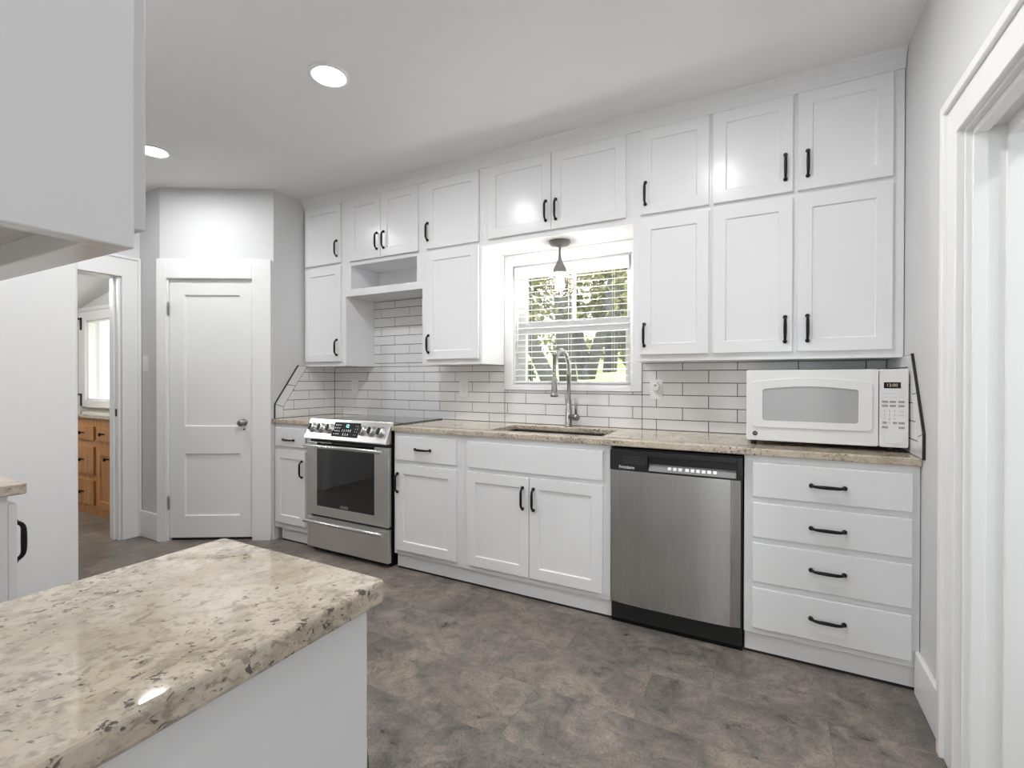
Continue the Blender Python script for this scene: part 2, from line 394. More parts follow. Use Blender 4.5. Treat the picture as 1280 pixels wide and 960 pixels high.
# doorway casing on the far wall
c5 = MB(); zo = 2.137; ya = YS-0.004; yz = dy1-0.13
c5.prism([(ya, 0), (ya-0.02, 0), (ya-0.02, zo-0.02), (yz, zo-0.02), (yz, zo), (ya, zo)], 'x', XD, XD+0.030)
c5.prism([(ya-0.02, 0), (dy0+0.005, 0), (dy0+0.005, dzt-0.005), (dy1-0.005, dzt-0.005), (dy1-0.005, 0), (yz, 0), (yz, zo-0.02), (ya-0.02, zo-0.02)], 'x', XD, XD+0.020)
struct('trim_5', c5, TRIM, bev=0.002)
j6 = MB(); j6.box(XD-0.135, XD+0.004, dy0-0.012, dy0, 0, dzt).box(XD-0.135, XD+0.004, dy1, dy1+0.012, 0, dzt).box(XD-0.135, XD+0.004, dy1, dy0, dzt-0.012, dzt)
j6.box(XD-0.085, XD-0.045, dy0-0.024, dy0-0.012, 0, dzt-0.012)
struct('trim_6', j6, TRIM, bev=0.002)
part('strike_plate', MB().box(XD-0.042, XD-0.018, dy0-0.0145, dy0-0.012, 0.93, 0.985), BLACK, bpy.data.objects['trim_6'])

# ------------------------------------------------------------------ handles
def handle_mesh():
    L = 0.0575; m = MB()
    pts, rad = [], []
    for i in range(17):
        a = math.sin(PI/2*(-1 + 2*i/16))
        h = 0.021 * (1 - abs(a)**7)
        pts.append((0, -0.004 - h, a*L)); rad.append(0.0052 + 0.0022*(1 - a*a))
    m.tube(pts, rad, 10)
    for sg in (-1, 1):
        m.lathe([(0.0002, 0.0), (0.009, 0.0), (0.0098, 0.004), (0.008, 0.0095), (0.0045, 0.0125), (0.0002, 0.013)], (0, 0, sg*L), (0, -1, 0), 14)
    bm = m.bm; bmesh.ops.recalc_face_normals(bm, faces=bm.faces)
    me = bpy.data.meshes.new('bar_pull'); bm.to_mesh(me); bm.free(); me.materials.append(BLACK); return me
HMESH = handle_mesh()
def handle(parent, x, y, z, vert=True, face=-1):
    o = bpy.data.objects.new('handle', HMESH); COL.objects.link(o); o.parent = parent
    o.location = Vector((x, y, z)) - WL[parent.name]
    o.rotation_euler = (0, 0 if vert else PI/2, 0 if face < 0 else PI)
    return o

# ------------------------------------------------------------------ upper cabinets
YU, YUF, ZUB, ZUT = -0.324, -0.305, 1.313, 2.575
Z1, Z2, Z3, Z4 = 2.553, 2.101, 2.073, 1.348
def upper(name_label, x0, x1, doors, body=None, zb=ZUB):
    t = thing('wall_cabinet', name_label, 'cabinet', ((x0+x1)/2, -0.15, zb))
    b = body or MB().box(x0, x1, YUF, -0.001, zb, ZUT)
    part('cabinet_body', b, CAB, t, bev=0.0015)
    for (a, b_, z0, z1, hx, hz) in doors:
        d = part('door', MB().shaker(a, b_, z0, z1, YU), CAB, t, bev=0.0015)
        handle(d, hx, YU, hz)
    return t
HU, HL = 2.213, 1.455
upper('tall narrow white cabinet on left wall corner, at end of run above the range', XL+0.003, -3.366,
      [(-3.800, -3.408, Z2, Z1, -3.442, HU-0.003), (-3.800, -3.408, Z4, Z3, -3.441, HL)])
hb = MB(); x0, x1 = -3.366, -2.637
hb.box(x0, x1, YUF, -0.001, 2.066, ZUT); hb.box(x0, x1, YUF, -0.001, 1.837, 1.890)
hb.box(x0, x0+0.053, YUF, -0.001, 1.890, 2.066); hb.box(x1-0.048, x1, YUF, -0.001, 1.890, 2.066); hb.box(x0+0.053, x1-0.048, -0.02, -0.001, 1.890, 2.066)
upper('white double-door cabinet with open shelf niche above the range', x0, x1,
      [(-3.319, -3.003, Z2-0.006, Z1, -3.035, HU), (-2.999, -2.664, Z2-0.006, Z1, -2.970, HU)], hb, 1.837)
upper('single-column white cabinet left of the kitchen window, beside bright window reveal', -2.637, -2.153,
      [(-2.592, -2.174, Z2-0.004, Z1, -2.5765, HU), (-2.592, -2.174, Z4, Z3, -2.569, HL-0.003)])
upper('short white double-door cabinet bridging above the window and pendant', -2.153, -1.190,
      [(-2.105, -1.671, Z2, Z1, -1.7028, HU), (-1.667, -1.228, Z2, Z1, -1.6387, HU)], None, 2.068)
upper('single-column white cabinet right of the window, hung above wall outlet with plug', -1.190, -0.793,
      [(-1.149, -0.803, Z2, Z1, -1.120, HU-0.002), (-1.149, -0.803, Z4, Z3, -1.124, HL-0.002)])
upper('wide four-door white cabinet above the microwave, against the right wall', -0.793, XR-0.003,
      [(-0.783, -0.436, Z2, Z1, -0.467, HU+0.005), (-0.783, -0.436, Z4, Z3, -0.466, HL-0.002),
       (-0.416, -0.060, Z2, Z1, -0.3765, HU+0.005), (-0.416, -0.060, Z4, Z3, -0.3755, HL-0.001)])
# fascia and crown moulding along the top
cm = MB()
prof = [(YUF, 2.560), (-0.312, 2.560), (-0.315, 2.582), (-0.325, 2.602), (-0.342, 2.620), (-0.347, 2.624), (-0.347, ZC), (YUF+0.06, ZC), (YUF+0.06, 2.576), (YUF, 2.576)]
cm.prism(prof, 'x', XL+0.002, XR-0.002)
struct('trim_7', cm, CAB)

# ------------------------------------------------------------------ base cabinets
YD, YF, YT = -0.588, -0.569, -0.549
ZT1, ZTOP, ZTOE = 0.8525, 0.883, 0.098
SINK = (-2.005, -1.315, -0.475, -0.125)          # the cut-out in the worktop
def base_body(t, x0, x1, toe=(None, None)):
    m = MB()
    if x0 < SINK[0] < x1:                         # the sink base is open inside to take the basin
        a, b, c, d = SINK[0]-0.014, SINK[1]+0.014, SINK[2]-0.014, SINK[3]+0.014
        m.box(x0, x1, YF, -0.001, ZTOE, 0.66).box(x0, x1, YF, c, 0.66, ZTOP).box(x0, x1, d, -0.001, 0.66, ZTOP).box(x0, a, c, d, 0.66, ZTOP).box(b, x1, c, d, 0.66, ZTOP)
        bmesh.ops.remove_doubles(m.bm, verts=m.bm.verts, dist=1e-6)
    else: m.box(x0, x1, YF, -0.001, ZTOE, ZTOP)
    part('cabinet_body', m, CAB, t, bev=0.0 if x0 < SINK[0] < x1 else 0.0015)
    a = toe[0] if toe[0] is not None else x0; b = toe[1] if toe[1] is not None else x1
    part('toe_kick', MB().box(a, b, YT, -0.45, 0.013, ZTOE), CAB, t)
    part('toe_shade', MB().box(a, b, YT+0.004, -0.45, 0.0, 0.013), TOEGAP, t)
def base(label, x0, x1, toe=(None, None)):
    t = thing('base_cabinet', label, 'cabinet', ((x0+x1)/2, -0.3, 0)); base_body(t, x0, x1, toe); return t
def drawer(t, x0, x1, z0, z1, hx=None, hz=None):
    d = part('drawer', MB().box(x0, x1, YD, YF, z0, z1), CAB, t, bev=0.003)
    if hx is not None: handle(d, hx, YD, hz, False)
    return d
def door(t, x0, x1, z0, z1, hx, hz):
    d = part('door', MB().shaker(x0, x1, z0, z1, YD), CAB, t, bev=0.0015); handle(d, hx, YD, hz); return d
t = base('narrow white base cabinet between the pantry door and the range', XL+0.004, -3.430, (-3.77, None))
drawer(t, -3.800, -3.470, 0.715, ZT1, -3.647, 0.765); door(t, -3.800, -3.470, 0.145, 0.684, -3.5005, 0.560)
t = base('white base cabinet right of the range, one drawer over one door', -2.650, -2.120, (-2.640, None))
drawer(t, -2.6244, -2.163, 0.7025, ZT1, -2.409, 0.778); door(t, -2.6244, -2.163, 0.131, 0.674, -2.607, 0.558)
t = base('white sink base cabinet with false front over two doors under window', -2.120, -1.234)
drawer(t, -2.0847, -1.2714, 0.701, ZT1); door(t, -2.0847, -1.6844, 0.131, 0.6765, -1.7205, 0.563); door(t, -1.6804, -1.2714, 0.131, 0.6765, -1.655, 0.562)
t = base('white base cabinet with four stacked drawers beside the dishwasher', -0.628, XR-0.002, (-0.6246, XR-0.002))
for (a, b, hz) in ((0.7035, ZT1, 0.774), (0.527, 0.678, 0.597), (0.3316, 0.502, 0.422), (0.1284, 0.3047, 0.220)):
    drawer(t, -0.594, -0.043, a, b, -0.318, hz)

# ------------------------------------------------------------------ countertops
ZC0, ZC1, YC = 0.8835, 0.9145, -0.592
def slab(name, label, pts, z0=ZC0, z1=ZC1):
    o = part(name, MB().prism(pts, 'z', z0, z1), GRAN, None, bev=0.005, seg=3); return tag(o, label, 'countertop')
q = dpt(DL-0.0, 0.024)
slab('countertop', 'small speckled granite countertop left of the range, by the pantry door', [(XL+0.001, -0.001), (-3.431, -0.001), (-3.431, YC), (-3.872, YC-0.002), (-3.838, RD.y+0.004), (XL+0.001, RD.y+0.010)])
sx0, sx1, sy0, sy1 = SINK
ct = MB()
ct.box(-2.664, sx0, YC, -0.001, ZC0, ZC1); ct.box(sx1, XR-0.001, YC, -0.001, ZC0, ZC1)
bmn = MB()
bm = bmn.bm
xs = [-2.664, sx0, sx1, XR-0.001]; ys = [YC, sy0, sy1, -0.001]
for zz in (ZC0, ZC1):
    V = [[bm.verts.new((x, y, zz)) for x in xs] for y in ys]
    for j in range(3):
        for i in range(3):
            if (i, j) != (1, 1): bm.faces.new((V[j][i], V[j][i+1], V[j+1][i+1], V[j+1][i]))
bm.verts.ensure_lookup_table()
bd = [e for e in bm.edges if len(e.link_faces) == 1]
lo = {(round(v.co.x, 5), round(v.co.y, 5)): v for v in bm.verts if v.co.z < 0.9}; hi = {(round(v.co.x, 5), round(v.co.y, 5)): v for v in bm.verts if v.co.z > 0.9}
for e in [e for e in bd if e.verts[0].co.z < 0.9]:
    k = [(round(v.co.x, 5), round(v.co.y, 5)) for v in e.verts]
    bm.faces.new((lo[k[0]], lo[k[1]], hi[k[1]], hi[k[0]]))
ct.bm.free()
tag(part('countertop', bmn, GRAN, None, bev=0.005, seg=3), 'long beige granite countertop with the sink cut-out under the window', 'countertop')

# sink
t = thing('kitchen_sink', 'undermount sink coloured dark for its shade, sunk into the granite below the window', 'sink', ((sx0+sx1)/2, -0.3, 0.70))
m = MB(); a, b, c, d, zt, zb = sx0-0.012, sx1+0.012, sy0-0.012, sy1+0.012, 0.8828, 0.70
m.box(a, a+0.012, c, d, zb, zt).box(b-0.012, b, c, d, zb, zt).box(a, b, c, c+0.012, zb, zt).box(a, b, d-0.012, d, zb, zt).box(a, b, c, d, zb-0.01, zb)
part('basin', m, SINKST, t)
part('drain', MB().lathe([(0.045, 0.0), (0.045, 0.004), (0.03, 0.005), (0.028, 0.001)], (-1.66, -0.3, zb)), CHROME, t)

# faucet
fx, fy = -1.652, -0.072
t = thing('faucet', 'tall brushed nickel spring spout faucet standing behind the sink', 'faucet', (fx, fy, ZC1))
part('faucet_body', MB().lathe([(0.027, 0), (0.027, 0.006), (0.0215, 0.012), (0.0215, 0.115), (0.017, 0.12), (0.0165, 0.17), (0.0115, 0.18), (0.0115, 0.31), (0.015, 0.315), (0.015, 0.335), (0.011, 0.338)], (fx, fy, ZC1)), NICKEL, t)
ax = Vector((0.86, -0.5, 0)).normalized()
hd = MB().lathe([(0.016, 0.015), (0.016, 0.052), (0.0205, 0.055), (0.0205, 0.083), (0.017, 0.088)], (fx, fy, ZC1+0.062), ax, 18)
part('handle_hub', hd, NICKEL, t)
p0 = Vector((fx, fy, ZC1+0.062)) + ax*0.070
part('lever', MB().tube([p0 + Vector((0, 0, 0.012)), p0 + Vector((0.0, 0.0, 0.06)), p0 + Vector((-0.004, -0.002, 0.118))], [0.006, 0.0075, 0.0065], 10), NICKEL, t)
sp = []
zb0 = ZC1 + 0.335; R_ = 0.118; ztop = 1.402 - R_ - 0.012
for i in range(6): sp.append(Vector((fx, fy, zb0 + (ztop - zb0)*i/6)))
for i in range(25):
    a = PI*i/24; sp.append(Vector((fx, fy - R_ + R_*math.cos(a), ztop + R_*math.sin(a))))
for i in range(1, 6): sp.append(Vector((fx, fy - 2*R_, ztop - 0.09*i/5)))
part('hose', MB().tube(sp, 0.0065, 8), NICKEL, t)
# coil spring wound about the hose
L = [0]; 
for i in range(1, len(sp)): L.append(L[-1] + (sp[i]-sp[i-1]).length)
coil = []; turns = 62; N = turns*9
for k in range(N+1):
    l = L[-1]*k/N; i = max(j for j in range(len(L)) if L[j] <= l + 1e-9); i = min(i, len(L)-2)
    f = (l - L[i])/(L[i+1]-L[i]); p = sp[i].lerp(sp[i+1], f); tg = (sp[i+1]-sp[i]).normalized()
    u = Vector((1, 0, 0)); v = tg.cross(u); an = 2*PI*turns*k/N
    coil.append(p + (u*math.cos(an) + v*math.sin(an))*0.0125)
part('coil_spring', MB().tube(coil, 0.0022, 5), CHROME, t)
yh = fy - 2*R_
part('spray_head', MB().lathe([(0.010, 0.10), (0.014, 0.098), (0.014, 0.08), (0.010, 0.078), (0.010, -0.04), (0.0165, -0.045), (0.0175, -0.12), (0.0185, -0.14), (0.0245, -0.148), (0.0245, -0.158), (0.018, -0.162)], (fx, yh, 1.272)), NICKEL, t)

# ------------------------------------------------------------------ tiled splashback
PZ, PX, ZJ0, XJA = 0.0727, 0.2893, 0.9765, -0.973
G = 0.0027
def rows(zlo, zhi):
    out = []
    k0 = math.floor((zlo - ZJ0)/PZ) - 1
    for k in range(k0, k0 + 40):
        a, b = max(ZJ0 + k*PZ, zlo), min(ZJ0 + (k+1)*PZ, zhi)
        if b - a > 0.004: out.append((k, a, b))
    return out
def tiles_back(m, x0, x1, zlo, zhi):
    m.box(x0, x1, -0.0055, -0.0005, zlo, zhi, 1)
    for k, a, b in rows(zlo, zhi):
        off = XJA if k % 2 == 0 else XJA + 0.1411
        n0 = math.floor((x0 - off)/PX) - 1
        for n in range(n0, n0 + 40):
            u, v = max(off + n*PX, x0), min(off + (n+1)*PX, x1)
            if v - u > 0.006: m.box(u+G*0.8, v-G*0.8, -0.0085, -0.004, a+G*0.8, b-G*0.8, 0)
m = MB()
zt = ZUB - 0.001; zlo = ZC1 + 0.001
tiles_back(m, XL+0.001, wx0-0.064, zlo, 1.138); tiles_back(m, XL+0.001, wx0-0.064, 1.1385, zt)
m.bm.free(); m = MB()
tiles_back(m, XL+0.009, -2.152, zlo, zt); tiles_back(m, -2.152, -1.205, zlo, 1.140); tiles_back(m, -1.205, XR-0.009, zlo, zt); tiles_back(m, -3.366, -2.637, zt, 1.836)
tag(part('tile_backsplash', m, [TILE, GROUT], None), 'white subway tile backsplash with dark grout along the window wall', 'backsplash')
def clip(poly, a, b):
    """part of polygon on the left of the line a->b"""
    out = []
    sd = lambda p: (b[0]-a[0])*(p[1]-a[1]) - (b[1]-a[1])*(p[0]-a[0])
    for i in range(len(poly)):
        p, q = poly[i], poly[(i+1) % len(poly)]; s, t_ = sd(p), sd(q)
        if s >= 0: out.append(p)
        if s*t_ < 0: f = s/(s-t_); out.append((p[0]+(q[0]-p[0])*f, p[1]+(q[1]-p[1])*f))
    return out
def inset(poly, d):
    n = len(poly); out = []
    for i in range(n):
        p0, p1, p2 = Vector(poly[i-1]), Vector(poly[i]), Vector(poly[(i+1) % n])
        e1, e2 = (p1-p0).normalized(), (p2-p1).normalized()
        n1, n2 = Vector((-e1.y, e1.x)), Vector((-e2.y, e2.x)); bis = (n1+n2)
        bis = bis / max(bis.dot(n1), 0.2); out.append(tuple(p1 + bis*d))
    return out
def area(p): return 0.5*sum(p[i][0]*p[(i+1) % len(p)][1] - p[(i+1) % len(p)][0]*p[i][1] for i in range(len(p)))
def tiles_side(name, label, xw, sg, Y0, ztop, slope_pts, yoff):
    """side wall panel: field tiles clipped by a border of cut tiles; coordinates (Y, z), Y0 negative = front edge"""
    m = MB(); bw_ = 0.068
    A, B, C_ = slope_pts              # (Yfront, zlo), (Yfront, zk), (Ytop, ztop)
    outline = [(-0.0005, zlo), (-0.0005, ztop), C_, B, A]
    if area(outline) < 0: outline = outline[::-1]
    def ex(poly, x0, x1, mi):
        if len(poly) > 2: m.prism(poly, 'x', x0, x1, mi)
    ex(outline, xw + sg*0.0005, xw + sg*0.0055, 1)
    Av, Bv, Cv = Vector(A), Vector(B), Vector(C_)
    n1 = Vector((1, 0)); d2 = (Cv-Bv).normalized(); n2 = Vector((d2.y, -d2.x)); n2 = n2 if n2.x > 0 else -n2
    mit = (n1+n2)/((n1+n2).dot(n1))
    A2, B2 = Av + n1*bw_, Bv + mit*bw_
    s = (ztop - 0.0 - B2.y)/d2.y; C2 = B2 + d2*s
    field = [(-0.009, zlo), (-0.009, ztop), tuple(C2), tuple(B2), tuple(A2)]
    if area(field) < 0: field = field[::-1]
    for k, a, b in rows(zlo, ztop):
        off = yoff if k % 2 == 0 else yoff + 0.1411
        for n in range(-6, 3):
            u, v = off + n*PX, off + (n+1)*PX
            p = [(u, a), (v, a), (v, b), (u, b)]
            for i in range(len(field)):
                if len(p) > 2: p = clip(p, field[i], field[(i+1) % len(field)])
            if len(p) > 2 and abs(area(p)) > 2e-4:
                p = inset(p, G*0.8)
                if area(p) > 1e-4: ex(p, xw + sg*0.004, xw + sg*0.0085, 0)
    mid = (Bv+Cv)/2; mid2 = (B2+C2)/2
    for p in ([Av, A2, B2, Bv], [Bv, B2, mid2, mid], [mid, mid2, C2, Cv]):
        p = [tuple(v) for v in p]
        if area(p) < 0: p = p[::-1]
        ex(inset(p, G*0.8), xw + sg*0.004, xw + sg*0.0085, 0)
    o = tag(part(name, m, [TILE, GROUT], None), label, 'backsplash')
    e = MB()
    for p, q_ in ((Av, Bv), (Bv, Cv)):
        d = (q_-p).normalized(); nn = Vector((d.y, -d.x)); nn = nn if nn.x < 0 else -nn
        e.prism([tuple(p-d*0.002), tuple(q_+d*0.002), tuple(q_+d*0.002+nn*0.006), tuple(p-d*0.002+nn*0.006)], 'x', xw+sg*0.0003, xw+sg*0.0098)
    part('edge_strip', e, TRIMB, o)
    return o
tiles_side('tile_backsplash', 'small slant-cut white tile panel on the left wall beside the range', XL, 1, -0.575, zt+0.006, ((-0.572, zlo), (-0.572, 1.022), (-0.368, zt+0.006)), -0.41)
tiles_side('tile_backsplash', 'narrow slant-cut white tile panel with black edge behind the microwave', XR, -1, -0.60, zt+0.006, ((-0.622, zlo), (-0.622, 1.010), (-0.452, zt+0.006)), -0.30)

# ------------------------------------------------------------------ window, casing, blind
wc = MB()
wc.box(wx0-0.063, wx0, -0.020, 0, 1.140, 2.066).box(wx1, wx1+0.063, -0.020, 0, 1.140, 2.066)
wc.box(wx0, wx1, -0.020, 0, wz1, 2.066).box(wx0, wx1, -0.020, 0, 1.140, wz0)
wc.box(wx0, wx0+0.012, 0, 0.11, wz0, wz1).box(wx1-0.012, wx1, 0, 0.11, wz0, wz1).box(wx0, wx1, 0, 0.11, wz1-0.012, wz1).box(wx0, wx1, 0, 0.11, wz0, wz0+0.012)
struct('trim_8', wc, TRIM, bev=0.003)
wn = thing('window_1', None, None, ((wx0+wx1)/2, 0.08, wz0)); wn['kind'] = 'structure'
us = MB(); y0, y1 = 0.072, 0.105
us.box(wx0+0.012, -2.026, y0, y1, 1.575, wz1-0.012).box(-1.319, wx1-0.012, y0, y1, 1.575, wz1-0.012).box(-2.026, -1.319, y0, y1, 1.575, 1.605).box(-2.026, -1.319, y0, y1, 1.93, wz1-0.012)
us.box(-1.688, -1.668, y0+0.004, y1, 1.605, 1.93)
part('upper_sash', us, TRIM, wn, bev=0.002)
ls = MB(); y0, y1 = 0.040, 0.071
ls.box(wx0+0.012, -2.012, y0, y1, wz0+0.012, 1.600).box(-1.319, wx1-0.012, y0, y1, wz0+0.012, 1.600).box(-2.012, -1.319, y0, y1, 1.523, 1.600).box(-2.012, -1.319, y0, y1, wz0+0.012, 1.200)
part('lower_sash', ls, TRIM, wn, bev=0.002)
part('pane', MB().box(-2.026, -1.319, 0.088, 0.091, 1.605, 1.93), GLASS, wn)
part('pane', MB().box(-2.012, -1.319, 0.054, 0.057, 1.200, 1.523), GLASS, wn)

t = thing('window_blind', 'white horizontal slat blind hanging open in the kitchen window', 'blind', ((wx0+wx1)/2, 0.0, wz1))
bx0, bx1 = wx0+0.016, wx1-0.016
part('valance', MB().box(bx0, bx1, -0.022, -0.012, 1.896, 1.972).box(bx0, bx0+0.01, -0.012, 0.02, 1.896, 1.972).box(bx1-0.01, bx1, -0.012, 0.02, 1.896, 1.972), BLINDM, t, bev=0.002)
part('head_rail', MB().box(bx0+0.011, bx1-0.011, -0.011, 0.034, 1.925, 1.975), BLINDM, t)
m = MB(); zz = 1.885; ns = 0
while zz > 1.215:
    m.prism([(-0.011, zz-0.0035), (0.012, zz+0.0012), (0.035, zz+0.0035), (0.035, zz+0.0062), (0.012, zz+0.004), (-0.011, zz-0.0008)], 'x', bx0+0.003, bx1-0.003); zz -= 0.0405; ns += 1
part('slats', m, BLINDM, t)
part('bottom_rail', MB().box(bx0+0.003, bx1-0.003, -0.012, 0.036, 1.188, 1.202), BLINDM, t, bev=0.002)
for xx in (-1.965, -1.678, -1.39):
    for yy in (-0.0125, 0.0365): part('ladder_cord', MB().tube([(xx, yy, 1.925), (xx, yy, 1.195)], 0.0011, 5), BLINDM, t)
part('tilt_wand', MB().tube([(-2.045, -0.018, 1.90), (-2.045, -0.020, 1.30)], 0.0035, 6), BLINDM, t)

# ------------------------------------------------------------------ pendant lamp
px, py, pz = -1.678, -0.165, 2.068
t = thing('pendant_lamp', 'small wire cage pendant lamp hanging before the window', 'lamp', (px, py, pz))
part('canopy', MB().lathe([(0.066, 0), (0.066, -0.006), (0.058, -0.020), (0.02, -0.026), (0.008, -0.036), (0.0002, -0.036)], (px, py, pz), n=28), PEWTER, t)
part('stem', MB().tube([(px, py, pz-0.03), (px, py, 1.945)], 0.0058, 10), PEWTER, t)
part('socket', MB().lathe([(0.0064, 0.085), (0.010, 0.058), (0.019, 0.034), (0.032, 0.012), (0.041, -0.006), (0.042, -0.030), (0.037, -0.032), (0.0005, -0.03)], (px, py, 1.905)), PEWTER, t)
cg = MB(); prof = [(0.039, 1.876), (0.060, 1.855), (0.085, 1.825), (0.095, 1.795), (0.088, 1.765), (0.066, 1.740), (0.040, 1.730)]
for k in range(10):
    a = 2*PI*k/10; cg.tube([(px+r*math.cos(a), py+r*math.sin(a), z) for r, z in prof], 0.0026, 6)
for i in (2, 3, 4, 6): cg.ringpath((px, py, prof[i][1]), prof[i][0], (0, 0, 1), 0.0026, 32, 6)
part('cage', cg, BRONZE, t)
part('bulb', MB().lathe([(0.014, 0.0), (0.016, -0.02), (0.027, -0.05), (0.0305, -0.078), (0.026, -0.10), (0.012, -0.115), (0.0004, -0.117)], (px, py, 1.876)), BULB, t)

# ------------------------------------------------------------------ range
rx0, rx1 = -3.424, -2.669
t = thing('range', 'stainless slide-in electric range with black oven window and six knobs', 'stove', ((rx0+rx1)/2, -0.3, 0))
part('range_body', MB().box(rx0+0.003, rx1-0.003, -0.575, -0.03, 0.03, 0.908), DKGAP, t)
part('base_plinth', MB().box(rx0+0.01, rx1-0.01, -0.56, -0.05, 0.0, 0.03), DKGAP, t)
part('cooktop', MB().box(rx0, rx1, -0.560, -0.025, 0.909, 0.922), COOKGL, t, bev=0.002)
pa, pb = Vector((-0.574, 0.934)), Vector((-0.634, 0.802))
part('control_panel', MB().prism([tuple(pa), tuple(pb), (-0.63, 0.796), (-0.577, 0.796), (-0.577, 0.9), (-0.556, 0.915), (-0.556, 0.934)], 'x', rx0, rx1), STEELH, t, bev=0.002)
pd = (pb-pa).normalized(); pnv = Vector((pd.y, -pd.x)); pnv = pnv if pnv.x < 0 else -pnv
PN = Vector((0, pnv.x, pnv.y)); PD = Vector((0, pd.x, pd.y))
def onp(x, f, o=0.0): p = pa.lerp(pb, f) + pnv*o; return Vector((x, p.x, p.y))
for x, f in ((-3.366, 0.47), (-3.278, 0.47), (-3.190, 0.47), (-2.890, 0.47), (-2.808, 0.48), (-2.728, 0.49)):
    c = onp(x, f)
    kb = part('knob', MB().lathe([(0.036, 0.0), (0.036, 0.006), (0.028, 0.009), (0.026, 0.026), (0.023, 0.030), (0.0003, 0.0305)], c, PN, 22), CHROME, t)
    X = Vector((1, 0, 0)); g = MB(); o = c + PN*0.030
    P = [o - X*0.006 - PD*0.020, o + X*0.006 - PD*0.020, o + X*0.006 + PD*0.024, o - X*0.006 + PD*0.024]
    Q = [p + PN*0.012 for p in P]
    vs = [g.bm.verts.new(p) for p in P + Q]
    for fc in ((0, 1, 2, 3), (7, 6, 5, 4), (0, 4, 5, 1), (1, 5, 6, 2), (2, 6, 7, 3), (3, 7, 4, 0)): g.bm.faces.new([vs[i] for i in fc])
    part('grip', g, BLKPL, kb)
def pquad(mb, x0, x1, f0, f1, o):
    a, b, c, d = onp(x0, f0, o), onp(x1, f0, o), onp(x1, f1, o), onp(x0, f1, o); mb.quad([a, b, c, d], 1); return mb
dp = MB(); P = [onp(-3.165, 0.13, 0.0), onp(-2.925, 0.13, 0.0), onp(-2.925, 0.83, 0.0), onp(-3.165, 0.83, 0.0)]
Q = [p + PN*0.0022 for p in P]; vs = [dp.bm.verts.new(p) for p in P+Q]
for fc in ((0, 1, 2, 3), (7, 6, 5, 4), (0, 4, 5, 1), (1, 5, 6, 2), (2, 6, 7, 3), (3, 7, 4, 0)): dp.bm.faces.new([vs[i] for i in fc])
dp_ = dp
rotp = Matrix((( 1, 0, 0, 0), (0, -PD.y, PN.y, 0), (0, -PD.z, PN.z, 0), (0, 0, 0, 1)))
lg = dp_
for r in range(4):
    for c in range(3): pquad(lg, -3.150+c*0.020, -3.150+c*0.020+0.011, 0.24+r*0.145, 0.29+r*0.145, 0.0026)
for c in range(5): pquad(lg, -3.078+c*0.0185, -3.078+c*0.0185+0.006, 0.46, 0.58, 0.0026)
for c in range(3): pquad(lg, -3.062+c*0.021, -3.062+c*0.021+0.007, 0.66, 0.76, 0.0026)
for r in range(4):
    for c in range(2): pquad(lg, -2.962+c*0.016, -2.962+c*0.016+0.005, 0.26+r*0.14, 0.30+r*0.14, 0.0026)
ds = part('display', dp_, [DISP, LEG], t)
text('clock_digits', '12', 0.030, onp(-3.040, 0.30, 0.0026), rotp, BLUE, ds, 0.0006)
od = MB(); yf = -0.605
od.box(rx0, -3.328, yf, -0.576, 0.262, 0.772).box(-2.790, rx1, yf, -0.576, 0.262, 0.772).box(-3.328, -2.790, yf, -0.576, 0.262, 0.326)
dr = part('oven_door', od, STEELH, t, bev=0.002)
part('oven_window', MB().box(-3.328, -2.790, yf+0.0015, -0.577, 0.326, 0.772), OVENGL, dr)
def barhandle(parent, z, x0, x1, yb):
    hm = MB(); yh_ = -0.655
    hm.tube([(x0, yh_, z), (x1, yh_, z)], 0.0125, 16)
    for xx in (x0+0.035, x1-0.035): hm.box(xx-0.014, xx+0.014, yh_+0.004, yb, z-0.011, z+0.009)
    return part('handle', hm, STEELB, parent, bev=0.0015)
barhandle(dr, 0.752, -3.400, -2.682, yf)
bg_ = part('badge', MB().box(-3.098, -3.022, yf-0.0015, yf+0.002, 0.336, 0.353), CHROME, dr)
part('gap_line', MB().box(rx0+0.045, rx1, -0.5995, -0.576, 0.249, 0.262), DKGAP, t)
part('vent_gap', MB().box(rx0+0.03, rx1, -0.600, -0.576, 0.774, 0.795), DKGAP, t)
dw_ = part('storage_drawer', MB().box(rx0, rx1, yf, -0.576, 0.032, 0.247), STEELH, t, bev=0.002)
barhandle(dw_, 0.228, -3.400, -2.676, yf)

# ------------------------------------------------------------------ dishwasher
wx, wX = -1.231, -0.631
t = thing('dishwasher', 'stainless dishwasher with black control strip below the counter', 'dishwasher', ((wx+wX)/2, -0.3, 0))
part('tub', MB().box(wx+0.003, wX-0.003, -0.565, -0.02, 0.02, 0.872), DKGAP, t)
m = MB(); n = 14; yb = -0.597; prof = []
xa, xb = wx+0.004, wX-0.010
for i in range(n+1):
    f = i/n; prof.append((xa + (xb-xa)*f, yb - 0.012*(1 - abs(2*f-1)**3.5)+0.004 + (0.006 if i in (0, n) else 0)))
part('door_panel', m.prism(prof + [(xb, -0.566), (xa, -0.566)], 'z', 0.112, 0.768), STEEL, t, bev=0.0015)
cp = MB(); pk0, pk1 = -1.045, -0.655
cp.box(wx+0.003, pk0, -0.602, -0.566, 0.770, 0.868).box(pk1, wX-0.003, -0.602, -0.566, 0.770, 0.868).box(pk0, pk1, -0.602, -0.566, 0.842, 0.868).box(pk0, pk1, -0.602, -0.566, 0.770, 0.776)
cp.box(pk0, pk1, -0.572, -0.566, 0.776, 0.842)
cpo = part('control_panel', cp, BLKPL, t, bev=0.002)
lm = MB().prism([(-0.6005, 0.7765), (-0.576, 0.806), (-0.5725, 0.806), (-0.5725, 0.7765)], 'x', pk0+0.004, pk1-0.004)
